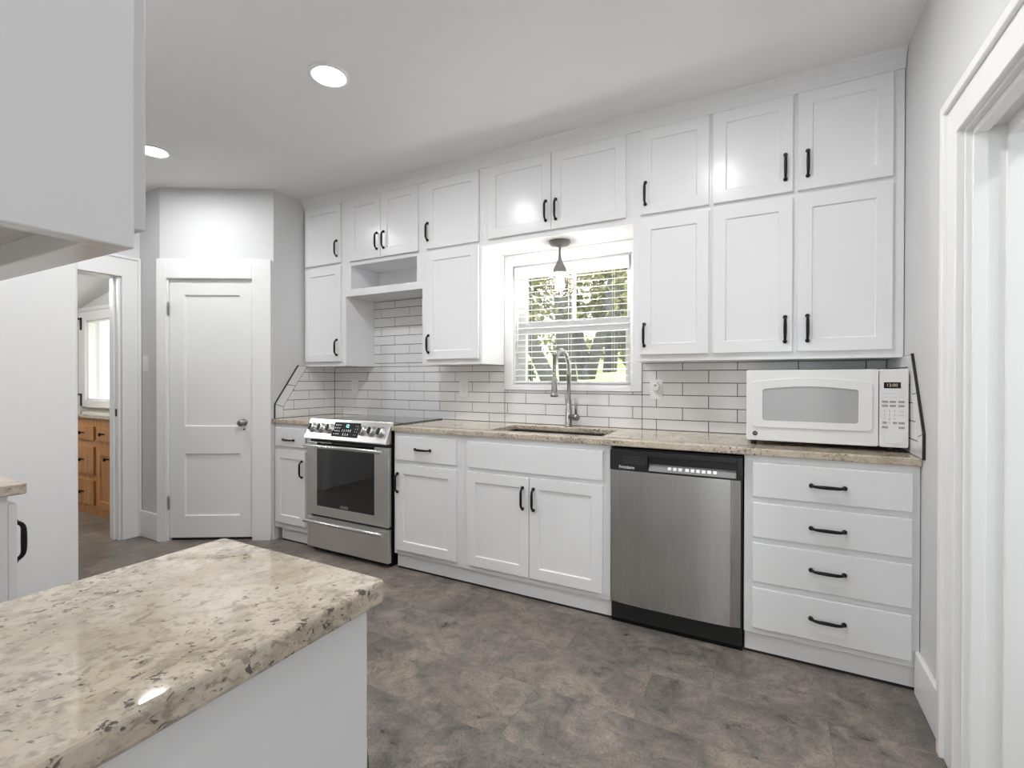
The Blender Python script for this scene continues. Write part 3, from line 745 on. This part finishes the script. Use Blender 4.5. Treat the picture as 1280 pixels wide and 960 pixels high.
lo_ = part('button_ledge', lm, mat('grey_ledge', (0.22, 0.22, 0.22), 0.45), cpo)
ld = Vector((0, 0.0245, 0.0295)).normalized(); ln = Vector((0, -ld.z, ld.y))
for k in range(9):
    x = -0.945 + k*0.024 + (0.006 if k > 2 else 0)
    b_ = MB(); c = Vector((x, -0.5885, 0.7912)); P = []
    for (a, e) in ((-1, -1), (1, -1), (1, 1), (-1, 1)): P.append(c + Vector((0.0075*a, 0, 0)) + ld*0.008*e)
    Q = [p + ln*0.003 for p in P]; vs = [b_.bm.verts.new(p) for p in P+Q]
    for fc in ((0, 1, 2, 3), (7, 6, 5, 4), (0, 4, 5, 1), (1, 5, 6, 2), (2, 6, 7, 3), (3, 7, 4, 0)): b_.bm.faces.new([vs[i] for i in fc])
    part('button', b_, WPL, lo_)
text('wordmark', 'Frigidaire', 0.020, (-1.145, -0.6025, 0.785), RXF, LEG, cpo, 0.0004)
rg = MB()
for k in range(4): rg.box(-1.165, -1.055, -0.6035, -0.601, 0.806+k*0.010, 0.809+k*0.010)
part('vent_ribs', rg, mat('rib_grey', (0.05, 0.05, 0.05), 0.4), cpo)
kp = part('kick_plate', MB().box(wx+0.003, wX-0.003, -0.560, -0.50, 0.0, 0.106), KICK, t)
for xx in (wx+0.028, wX-0.028): part('screw', MB().lathe([(0.005, 0), (0.005, 0.002), (0.0002, 0.003)], (xx, -0.560, 0.075), (0, -1, 0), 10), CHROME, kp)

# ------------------------------------------------------------------ microwave
mx0, mx1, my, mz0, mz1 = -0.625, -0.030, -0.455, 0.936, 1.259
t = thing('microwave', 'white countertop microwave sitting on the granite under the right cabinets', 'microwave', ((mx0+mx1)/2, -0.25, ZC1))
part('case', MB().box(mx0+0.002, mx1-0.001, my+0.03, -0.03, mz0, mz1), MWH, t, bev=0.006)
xs_ = -0.128
def rrect(x0, x1, z0, z1, r, arch=0.0, n=6):
    pts = []
    for cx, cz, a0 in ((x1-r, z0+r, -PI/2), (x1-r, z1-r, 0), (x0+r, z1-r, PI/2), (x0+r, z0+r, PI)):
        for i in range(n+1):
            a = a0 + PI/2*i/n; pts.append((cx + r*math.cos(a), cz + r*math.sin(a)))
        if a0 == 0 and arch:
            for i in range(1, 12):
                f = i/12; pts.append((x1-r + (x0-x1+2*r)*f, z1 + arch*math.sin(PI*f)))
    return pts
mdoor = part('door', MB().prism(rrect(mx0, xs_-0.0015, mz0, mz1, 0.008), 'y', my, my+0.03), MWH, t, bev=0.003)
# arched raised surround and window
sur = MB(); o_ = rrect(mx0+0.022, xs_-0.022, 0.998, 1.208, 0.02, 0.015); i_ = rrect(mx0+0.068, -0.198, 1.028, 1.172, 0.012, 0.012)
vo = [sur.bm.verts.new((p[0], my-0.007, p[1])) for p in o_]; vi = [sur.bm.verts.new((p[0], my-0.0065, p[1])) for p in i_]; vb = [sur.bm.verts.new((p[0], my+0.001, p[1])) for p in o_]; vd = [sur.bm.verts.new((p[0], my-0.0005, p[1])) for p in i_]
nn = len(o_)
for i in range(nn):
    j = (i+1) % nn; sur.bm.faces.new((vo[i], vo[j], vi[j], vi[i])); sur.bm.faces.new((vb[i], vb[j], vo[j], vo[i])); sur.bm.faces.new((vi[i], vi[j], vd[j], vd[i]))
part('window_surround', sur, MWH, mdoor, bev=0.002)
part('window', MB().prism(i_, 'y', my-0.0012, my+0.001), MGRY, mdoor)
bd_ = part('badge', MB().lathe([(0.0105, 0.0), (0.0105, 0.002), (0.0085, 0.0025), (0.0002, 0.0025)], (-0.588, my, 0.968), (0, -1, 0), 22), mat('dark_badge', (0.05, 0.05, 0.055), 0.3, 0.6), mdoor)
text('monogram', 'GE', 0.0105, (-0.588, my-0.0027, 0.968), RXF, mat('badge_silver', (0.45, 0.45, 0.45), 0.3, 0.8), bd_, 0.0, 0.25, 0.0002)
pn_ = part('control_panel', MB().prism(rrect(xs_+0.0015, mx1, mz0, mz1, 0.008), 'y', my, my+0.03), MWH, t, bev=0.003)
dsp = part('display', MB().box(-0.112, -0.056, my-0.001, my+0.001, 1.180, 1.205), DISP, pn_)
text('clock_digits', '12:00', 0.017, (-0.085, my-0.0014, 1.1925), RXF, AMB, dsp)
def key(x0, x1, z0, z1, m_=KEY): part('key', MB().box(x0, x1, my-0.0014, my+0.001, z0, z1), m_, pn_, bev=0.0)
cxs = (-0.118, -0.092, -0.064)
for zz_ in (1.120, 1.103):
    for c in cxs: key(c, c+0.020, zz_, zz_+0.0085)
for zz_ in (1.158, 1.143):
    for c in cxs: key(c, c+0.020, zz_, zz_+0.002, KEYL)
for c, lab in enumerate('1234567890'):
    r, cc = (c//3, c % 3) if c < 9 else (3, 1)
    text('key_digit', lab, 0.010, (-0.110 + cc*0.017, my-0.0010, 1.086 - r*0.0165), RXF, KEY, pn_)
for zz_ in (1.083, 1.067): key(-0.062, -0.046, zz_, zz_+0.004, KEYL)
for x_, zz_ in ((-0.116, 1.033), (-0.082, 1.033), (-0.063, 1.033), (-0.118, 1.014), (-0.063, 1.014)): key(x_, x_+(0.020 if zz_ < 1.02 or x_ > -0.07 else 0.014), zz_, zz_+0.0085)
part('open_button', MB().prism(rrect(-0.113, -0.045, 0.952, 0.992, 0.005), 'y', my-0.004, my+0.001), MWH, pn_, bev=0.001)
for xx in (mx0+0.03, mx1-0.05):
    for yy in (my+0.05, -0.07): part('foot', MB().lathe([(0.012, 0.0), (0.014, mz0-ZC1)], (xx, yy, ZC1)), BLKPL, t)

# ------------------------------------------------------------------ outlets and switch
def outlet(label, x, z, plug=False):
    t = thing('wall_outlet', label, 'outlet', (x, -0.009, z-0.06))
    pl = part('cover_plate', MB().prism(rrect(x-0.037, x+0.037, z-0.058, z+0.058, 0.006), 'y', -0.0135, -0.0088), WPL, t, bev=0.001)
    for dz in (-0.021, 0.021):
        rc = part('receptacle', MB().prism(rrect(x-0.017, x+0.017, z+dz-0.0145, z+dz+0.0145, 0.010), 'y', -0.0155, -0.013), WPL, t)
        sl = MB()
        for dx in (-0.0065, 0.0065): sl.box(x+dx-0.0011, x+dx+0.0011, -0.0159, -0.015, z+dz-0.001, z+dz+0.007)
        sl.lathe([(0.0022, 0), (0.0022, 0.0005), (0.0002, 0.0006)], (x, -0.0155, z+dz-0.0075), (0, -1, 0), 8)
        part('slots', sl, KEY, rc)
    return t
outlet('white wall outlet on tile behind the range, in the corner', -3.577, 1.153)
outlet('white wall outlet below the cabinet left of the window', -2.490, 1.145)
outlet('white wall outlet with a plug-in night light, right of the window', -1.121, 1.155)
t = thing('night_light', 'round white night light plugged into the outlet right of window', 'night light', (-1.119, -0.016, 1.165))
part('housing', MB().prism([(-1.119+0.022*math.cos(2*PI*k/20), 1.172+0.027*math.sin(2*PI*k/20)) for k in range(20)], 'y', -0.052, -0.0161), WPL, t, bev=0.006, seg=3)
part('sensor_nub', MB().ball((-1.119, -0.053, 1.180), 0.006, 12), MGRY, t)
t = thing('light_switch', 'white rocker light switch on the short grey wall beside the pantry door', 'switch', (-4.745, YS, 1.27))
part('cover_plate', MB().box(-4.782, -4.708, YS-0.005, YS-0.0002, 1.27, 1.388), WPL, t, bev=0.002)
part('rocker', MB().box(-4.762, -4.728, YS-0.009, YS-0.005, 1.296, 1.362), WPL, t, bev=0.002)

# ------------------------------------------------------------------ pantry door
pdm = MB()
def dshaker(mb, s0, s1, z0, z1, o, t_, panels, rec=0.008):
    """door slab in the diagonal wall with recessed panels"""
    ss = sorted({s0, s1, *[p[0] for p in panels], *[p[1] for p in panels]}); zs = sorted({z0, z1, *[p[2] for p in panels], *[p[3] for p in panels]})
    P3 = lambda s, oo, z: mb.bm.verts.new((*dpt(s, oo), z))
    for i in range(len(ss)-1):
        for j in range(len(zs)-1):
            pan = next((p for p in panels if p[0] == ss[i] and p[1] == ss[i+1] and p[2] == zs[j] and p[3] == zs[j+1]), None)
            if not pan: mb.bm.faces.new((P3(ss[i], o, zs[j]), P3(ss[i+1], o, zs[j]), P3(ss[i+1], o, zs[j+1]), P3(ss[i], o, zs[j+1])))
            else:
                a, b, c, d = pan; e = 0.006
                A = [P3(a, o, c), P3(b, o, c), P3(b, o, d), P3(a, o, d)]; I = [P3(a+e, o-rec, c+e), P3(b-e, o-rec, c+e), P3(b-e, o-rec, d-e), P3(a+e, o-rec, d-e)]
                for k in range(4): mb.bm.faces.new((A[k], A[(k+1) % 4], I[(k+1) % 4], I[k]))
                mb.bm.faces.new(I)
    bmesh.ops.remove_doubles(mb.bm, verts=mb.bm.verts, dist=1e-5)
    bk = MB(); dbox(mb, s0, s1, o-t_, o-rec-0.004, z0, z1)
    for a, b in ((s0, s0), (s1, s1)): mb.bm.faces.new((P3(a, o, z0), P3(a, o, z1), P3(a, o-t_, z1), P3(a, o-t_, z0)))
    for z in (z0, z1): mb.bm.faces.new((P3(s0, o, z), P3(s1, o, z), P3(s1, o-t_, z), P3(s0, o-t_, z)))
    bk.bm.free(); return mb
dshaker(pdm, 0.072, 0.672, 0.022, 1.950, -0.004, 0.036, [(0.176, 0.579, 0.184, 0.652), (0.176, 0.579, 0.857, 1.843)], 0.012)
d1 = struct('door_1', pdm, TRIM)
kx, ky = dpt(0.612, -0.004); nv = (dn.x, dn.y, 0)
part('knob', MB().lathe([(0.026, 0.0), (0.026, 0.004), (0.011, 0.007), (0.009, 0.028), (0.020, 0.034), (0.0265, 0.045), (0.024, 0.058), (0.012, 0.064), (0.0003, 0.065)], (kx, ky, 0.885), nv, 22), NICKEL, d1)
part('keyhole', MB().lathe([(0.006, 0.0), (0.006, 0.002), (0.0002, 0.002)], (kx, ky, 0.835), nv, 10), BLACK, d1)
for z in (1.735, 0.285):
    hx_, hy_ = dpt(0.066, 0.006)
    part('hinge', MB().lathe([(0.0003, -0.052), (0.004, -0.05), (0.006, -0.044), (0.006, 0.044), (0.004, 0.05), (0.0003, 0.056)], (hx_, hy_, z), 'z', 12), NICKEL, d1)
db = MB(); dbox(db, 0.05, 0.69, -0.6, -0.12, 0.0, 0.002); 
# closet behind the door is shut; a dark strip stands in for the shade under the door
dk_ = MB(); dbox(dk_, 0.072, 0.672, -0.05, -0.02, 0.0, 0.020); part('under_door_shade', dk_, DKGAP, d1); db.bm.free()

# ------------------------------------------------------------------ recessed ceiling lights
def downlight(label, x, y, r=0.068):
    t = thing('recessed_light', label, 'ceiling light', (x, y, ZC))
    ri, ro = r, r+0.026
    part('trim_ring', MB().lathe([(ro, 0.0), (ro, -0.004), (ro-0.006, -0.008), (ri+0.006, -0.008), (ri, -0.003), (ri, 0.0)], (x, y, ZC), n=40), TRIM, t)
    part('lens', MB().lathe([(ri-0.0005, -0.0005), (ri-0.0005, -0.0045), (0.0005, -0.0045)], (x, y, ZC), n=40), LENS, t)
downlight('round recessed ceiling light in clear ceiling, facing the window cabinets', -2.360, -1.345)
downlight('round recessed ceiling light partly hidden by the hanging white cabinet', -3.935, -1.330)
downlight('round recessed ceiling light near the right wall, out of the picture', -0.82, -1.345)
downlight('round recessed fill light added out of view over the gap between the two granite-topped near cabinets', -2.36, -2.50)  # lamp added out of view to even out the kitchen's light
downlight('round recessed fill light added unseen behind the camera over the rear passage', -0.55, -4.1)  # added lamp, never in view, brightening the camera's side
downlight('round recessed fill light added unseen in the hall beyond the right opening', 1.0, -1.9)  # added hall lamp, out of sight, lighting the right opening
fl = thing('far_fill_lamp', 'flat round fill lamp added in the far room, hidden from view', 'ceiling light', (-6.2, -1.9, 2.05))
part('diffuser', MB().lathe([(0.12, 0.12), (0.12, 0.0), (0.0005, -0.004)], (-6.2, -1.9, 2.02), n=32), mat('far_fill_glow', (1, 1, 1), 0.5, emit=(1, 0.98, 0.95), estr=60.0), fl)  # hidden lamp added to brighten the far room

# ------------------------------------------------------------------ peninsula on the camera's side
pX0, pX1, pY = -1.452, -1.047, -2.388
t = thing('peninsula_cabinet', 'plain white narrow base cabinet under the nearest granite top', 'cabinet', (-1.25, -2.7, 0))
part('cabinet_body', MB().box(pX0+0.015, -1.060, YB+0.001, pY-0.027, 0.0, 0.879), CAB, t, bev=0.002)
d = part('door', MB().shaker(pX0+0.03, -1.078, 0.12, 0.67, pY-0.008, d=1), CAB, t, bev=0.0015); handle(d, -1.11, pY-0.008, 0.58, True, 1)
d = part('drawer', MB().box(pX0+0.03, -1.078, pY-0.027, pY-0.008, 0.70, 0.85), CAB, t, bev=0.003); handle(d, -1.26, pY-0.008, 0.775, False, 1)
pts = []
for cx, cy, a0 in ((pX1-0.012, YB+0.002, None), (pX1-0.012, pY-0.012, 0), (pX0+0.012, pY-0.012, PI/2), (pX0, YB+0.002, None)):
    if a0 is None: pts.append((pX1 if cx > -1.2 else pX0, cy))
    else: pts += [(cx + 0.012*math.cos(a0 + PI/2*i/5), cy + 0.012*math.sin(a0 + PI/2*i/5)) for i in range(6)]
o = part('countertop', MB().prism(pts, 'z', 0.880, 0.915), GRAN, None, bev=0.006, seg=3)
tag(o, 'polished beige granite top in the foreground with rounded corner', 'countertop')

# hanging cabinet over the peninsula
t = thing('hanging_cabinet', 'big white wall cabinet hanging overhead in the near left foreground', 'cabinet', (-1.25, -2.9, 1.336))
m = MB(); hx0, hx1, hy0, hy1, hz0, hz1 = -1.456, -1.050, YB+0.001, -2.712, 1.333, ZC-0.001
m.box(hx0, hx0+0.019, hy0, hy1, hz0, hz1).box(hx1-0.019, hx1, hy0, hy1, hz0, hz1).box(hx0+0.019, hx1-0.019, hy1-0.03, hy1, hz0, hz1).box(hx0+0.019, hx1-0.019, hy0, hy0+0.02, hz0, hz1)
part('cabinet_body', m, CAB, t, bev=0.0015)
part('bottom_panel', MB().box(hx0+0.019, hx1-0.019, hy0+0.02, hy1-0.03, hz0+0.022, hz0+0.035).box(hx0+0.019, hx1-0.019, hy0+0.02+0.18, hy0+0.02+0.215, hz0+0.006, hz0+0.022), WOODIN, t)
d = part('door', MB().shaker(hx0+0.02, hx1-0.0215, hz0+0.024, 2.10, hy1+0.019, d=1), CAB, t, bev=0.0015); handle(d, hx0+0.05, hy1+0.019, 1.50, True, 1)
d = part('door', MB().shaker(hx0+0.02, hx1-0.0215, 2.115, 2.56, hy1+0.019, d=1), CAB, t, bev=0.0015); handle(d, hx0+0.05, hy1+0.019, 2.21, True, 1)

# ------------------------------------------------------------------ left counter unit and tall panel
lx1, lyF = -2.424, -2.368
t = thing('base_cabinet', 'white base cabinet at the left picture edge under a grey stone top', 'cabinet', (-2.6, -2.7, 0))
part('cabinet_body', MB().box(-2.799, lx1-0.020, YB+0.001, lyF-0.0365, 0.0, 0.881), CAB, t, bev=0.002)
d = part('door', MB().shaker(-2.785, lx1-0.022, 0.12, 0.856, lyF-0.0165, d=1), CAB, t, bev=0.0015)
handle(d, lx1-0.060, lyF-0.0165, 0.738, True, 1)
o = part('countertop', MB().prism([(-2.799, YB+0.002), (lx1, YB+0.002), (lx1, lyF-0.006), (lx1-0.006, lyF), (-2.799, lyF)], 'z', 0.883, 0.915), GRAN, None, bev=0.006, seg=3)
tag(o, 'short granite top cut off by the left picture edge, beside a tall white panel', 'countertop')
t = thing('tall_cabinet', 'tall flat white cabinet side rising behind the left counter', 'cabinet', (-3.1, -2.6, 0))
part('cabinet_body', MB().box(-3.40, -2.800, YB+0.001, -2.121, 0.0, 2.30), CAB, t, bev=0.002)
for s_, (a, b) in enumerate(((-3.385, -3.102), (-3.098, -2.815))):
    d = part('door', MB().shaker(a, b, 0.12, 2.27, -2.112, t=0.009, d=1, rec=0.004), CAB, t, bev=0.0015); handle(d, b-0.03 if s_ == 0 else a+0.03, -2.112, 1.1, True, 1)

# ------------------------------------------------------------------ far room seen through the doorway
fy, fyw = -0.905, -0.555
fw = MB(); gx0, gx1, gz0, gz1 = -6.86, -5.72, 0.985, 1.822
fw.box(-8.2, gx0, fyw, fyw+0.1, 0, 2.9).box(gx1, XD-0.13, fyw, fyw+0.1, 0, 2.9).box(gx0, gx1, fyw, fyw+0.1, 0, gz0).box(gx0, gx1, fyw, fyw+0.1, gz1, 2.9)
struct('wall_far', fw, WALL)
sc = MB(); zsl = lambda x: 1.955 + (x + 7.10)*0.205
sc.bm.faces.ensure_lookup_table()
A = [(-8.2, fyw, zsl(-8.2)), (XD-0.13, fyw, zsl(XD-0.13)), (XD-0.13, -3.4, zsl(XD-0.13)), (-8.2, -3.4, zsl(-8.2))]
V0 = [sc.bm.verts.new(p) for p in A]; V1 = [sc.bm.verts.new((p[0], p[1], p[2]+0.05)) for p in A]
sc.bm.faces.new(V0); sc.bm.faces.new(V1[::-1])
for i in range(4): sc.bm.faces.new((V0[i], V0[(i+1) % 4], V1[(i+1) % 4], V1[i]))
struct('ceiling_far', sc, CEIL)
w2 = thing('window_2', None, None, ((gx0+gx1)/2, fyw, gz0)); w2['kind'] = 'structure'
fr = MB(); fo = 0.055
fr.box(gx0-0.14, gx0, fyw-0.03, fyw-0.0005, gz0-0.07, gz1+0.09).box(gx1, gx1+0.14, fyw-0.03, fyw-0.0005, gz0-0.07, gz1+0.09).box(gx0, gx1, fyw-0.03, fyw-0.0005, gz1, gz1+0.09).box(gx0, gx1, fyw-0.03, fyw-0.0005, gz0-0.07, gz0)
part('sash_frame', fr, TRIM, w2, bev=0.004)
fr2 = MB(); fr2.box(gx0, gx0+0.025, fyw-0.01, fyw+0.05, gz0, gz1).box(gx1-0.025, gx1, fyw-0.01, fyw+0.05, gz0, gz1).box(gx0, gx1, fyw-0.01, fyw+0.05, gz0, gz0+0.02).box(gx0, gx1, fyw-0.01, fyw+0.05, gz1-0.02, gz1)
part('glazing_bead', fr2, TRIM, w2, bev=0.003)
part('pane', MB().box(gx0+0.025, gx1-0.025, fyw+0.02, fyw+0.024, gz0+0.02, gz1-0.02), GLASS, w2)
for z in (1.79, 0.99):
    part('hinge', MB().box(gx0-0.095, gx0-0.065, fyw-0.038, fyw-0.030, z-0.065, z+0.065).box(gx0-0.18, gx0-0.065, fyw-0.038, fyw-0.030, z+0.045, z+0.065), BLACK, w2)
struct('trim_9', MB().box(-8.2, XD-0.14, fyw-0.012, fyw, 1.93, 1.962), TRIM)
t = thing('pine_cabinet', 'honey wood base cabinet with dark knobs in the far room', 'cabinet', (-5.9, -0.7, 0))
part('cabinet_body', MB().box(-6.75, -5.10, fy, fyw-0.001, 0.0, 0.860), WOOD, t, bev=0.002)
def fdoor(x0, x1, z0, z1, kx, kz, panel):
    m = MB()
    if panel: m.shaker(x0, x1, z0, z1, fy-0.018, t=0.018, st=0.07, rec=0.010)
    else: m.box(x0, x1, fy-0.018, fy, z0, z1)
    d = part('door' if panel else 'drawer', m, WOOD, t, bev=0.004)
    part('knob', MB().lathe([(0.006, 0), (0.006, 0.015), (0.017, 0.024), (0.015, 0.032), (0.0003, 0.034)], (kx, fy-0.018, kz), (0, -1, 0), 14).box(kx-0.03, kx+0.03, fy-0.021, fy-0.018, kz-0.006, kz+0.006), BLACK, d)
for a, b in ((0.665, 0.79), (0.36, 0.61), (0.085, 0.31)): fdoor(-6.30, -5.80, a, b, -6.00, (a+b)/2, False)
fdoor(-5.745, -5.25, 0.665, 0.79, -5.62, 0.73, False); fdoor(-5.745, -5.25, 0.07, 0.61, -5.535, 0.52, True)
o = part('countertop', MB().box(-6.77, -5.09, fy-0.025, fyw-0.001, 0.861, 0.893), GRAN, None, bev=0.004); tag(o, 'granite strip on the honey wood cabinet in far room', 'countertop')

# ------------------------------------------------------------------ garden beyond the window
g = MB(); g.quad([(-14, 0.6, 0.2), (8, 0.6, 0.2), (8, 7, 1.05), (-14, 7, 1.05)]); g.quad([(-14, 7, 1.05), (8, 7, 1.05), (8, 24, 2.9), (-14, 24, 2.9)])
bmesh.ops.remove_doubles(g.bm, verts=g.bm.verts, dist=1e-4)
lawn = part('lawn', g, GRASS, None); lawn['kind'] = 'structure'
def leaves(mb, c, r, n, size):
    for _ in range(n):
        d = Vector((random.gauss(0, 1), random.gauss(0, 1), random.gauss(0, 1))).normalized() * random.random()**0.45
        p = Vector(c) + Vector((d.x*r[0], d.y*r[1], d.z*r[2])); s = size*random.uniform(0.6, 1.4)
        u = Vector((random.gauss(0, 1), random.gauss(0, 1), random.gauss(0, 1))).normalized(); v = u.orthogonal().normalized()
        mb.quad([p - u*s, p - v*s*0.45, p + u*s, p + v*s*0.45])
def tree(label, limbs, crowns, Yk=7.0, lm=LEAF, size=0.09):
    c0 = co.location if False else Vector((-0.5435, -2.9372, 1.2155)); k = (Yk + 2.937)/(7 + 2.937)
    sc_ = lambda p: (c0.x + (p[0]-c0.x)*k, Yk + (p[1]-7)*0.5, c0.z + (p[2]-c0.z)*k)
    limbs = [([sc_(p) for p in pts], [r*k for r in rad]) for pts, rad in limbs]
    crowns = [(sc_(c), (r[0]*k, 0.45, r[2]*k), n) for c, r, n in crowns]; size *= k
    b0 = limbs[0][0][0]
    t = thing('tree', label, 'tree', b0, None)
    m = MB()
    for pts, rad in limbs: m.tube(pts, rad, 12)
    part('trunk', m, BARK, t)
    f = MB()
    for c, r, n in crowns: leaves(f, c, r, n, size)
    part('foliage', f, lm, t)
tree('leaning tree outside, trunk slanting up leftwards behind the faucet', [([(-4.75, 7, 0.95), (-5.0, 7, 1.45), (-5.32, 7, 2.05), (-5.7, 7.1, 3.0)], [0.20, 0.17, 0.15, 0.10])], [((-5.5, 7.2, 2.75), (0.7, 0.6, 0.6), 500), ((-5.1, 7.0, 3.6), (0.9, 0.8, 0.5), 500)], Yk=5.2)
tree('straight upright tree outside seen just behind the faucet arc', [([(-4.50, 7.6, 1.0), (-4.62, 7.6, 2.2), (-4.75, 7.6, 3.8), (-4.8, 7.6, 5)], [0.21, 0.19, 0.17, 0.13])], [((-4.75, 7.8, 4.0), (0.9, 0.8, 0.9), 600), ((-4.6, 7.8, 2.6), (0.4, 0.4, 0.35), 150)])
tree('forked tree outside with a V of two trunks in the window middle', [([(-3.97, 7, 0.95), (-4.0, 7, 1.35), (-4.17, 7, 2.05), (-4.3, 7, 3.2)], [0.19, 0.18, 0.14, 0.11]), ([(-3.95, 7, 1.2), (-3.82, 7, 1.65), (-3.62, 7, 2.3), (-3.4, 7, 3.4)], [0.15, 0.13, 0.11, 0.09])], [((-3.9, 7.3, 2.75), (0.6, 0.5, 0.5), 420), ((-3.6, 7.2, 3.6), (0.8, 0.7, 0.6), 500)], Yk=8.6)
tree('slim tree outside, right of the forked tree in the window', [([(-3.52, 7.2, 1.0), (-3.46, 7.2, 1.8), (-3.40, 7.2, 2.6), (-3.30, 7.2, 3.8)], [0.16, 0.145, 0.13, 0.10])], [((-3.2, 7.4, 3.0), (0.55, 0.5, 0.7), 420)], Yk=10.4)
tree('tree outside at the right window edge with a low bent branch', [([(-2.75, 7, 0.95), (-2.95, 7, 1.6), (-3.2, 7, 2.1), (-3.05, 7, 2.9)], [0.15, 0.13, 0.11, 0.08]), ([(-3.2, 7, 2.1), (-3.38, 7, 1.75)], [0.09, 0.04])], [((-3.0, 7.1, 2.9), (0.5, 0.5, 0.5), 300), ((-3.05, 7.0, 1.75), (0.3, 0.3, 0.2), 60)], Yk=12.5)
f = MB()
for i in range(20): leaves(f, (random.uniform(-8, -1.5), random.uniform(15.5, 19), random.uniform(3.0, 5.8)), (1.0, 0.8, 0.8), 90, 0.15)
for i in range(16): leaves(f, (-9.5 + i*0.5, random.uniform(15, 16.5), random.uniform(2.3, 3.1)), (0.6, 0.5, 0.5), 75, 0.13)
hg = part('foliage', f, LEAF, None); tag(hg, 'far bright leafy treeline glimpsed between the trunks outside', 'foliage', None, 'stuff')
f = MB(); leaves(f, (-5.35, 6.6, 1.35), (0.33, 0.3, 0.35), 260, 0.07)
tag(part('shrub', f, LEAF2, None), 'dark low shrub outside at the lower left window corner', 'shrub')
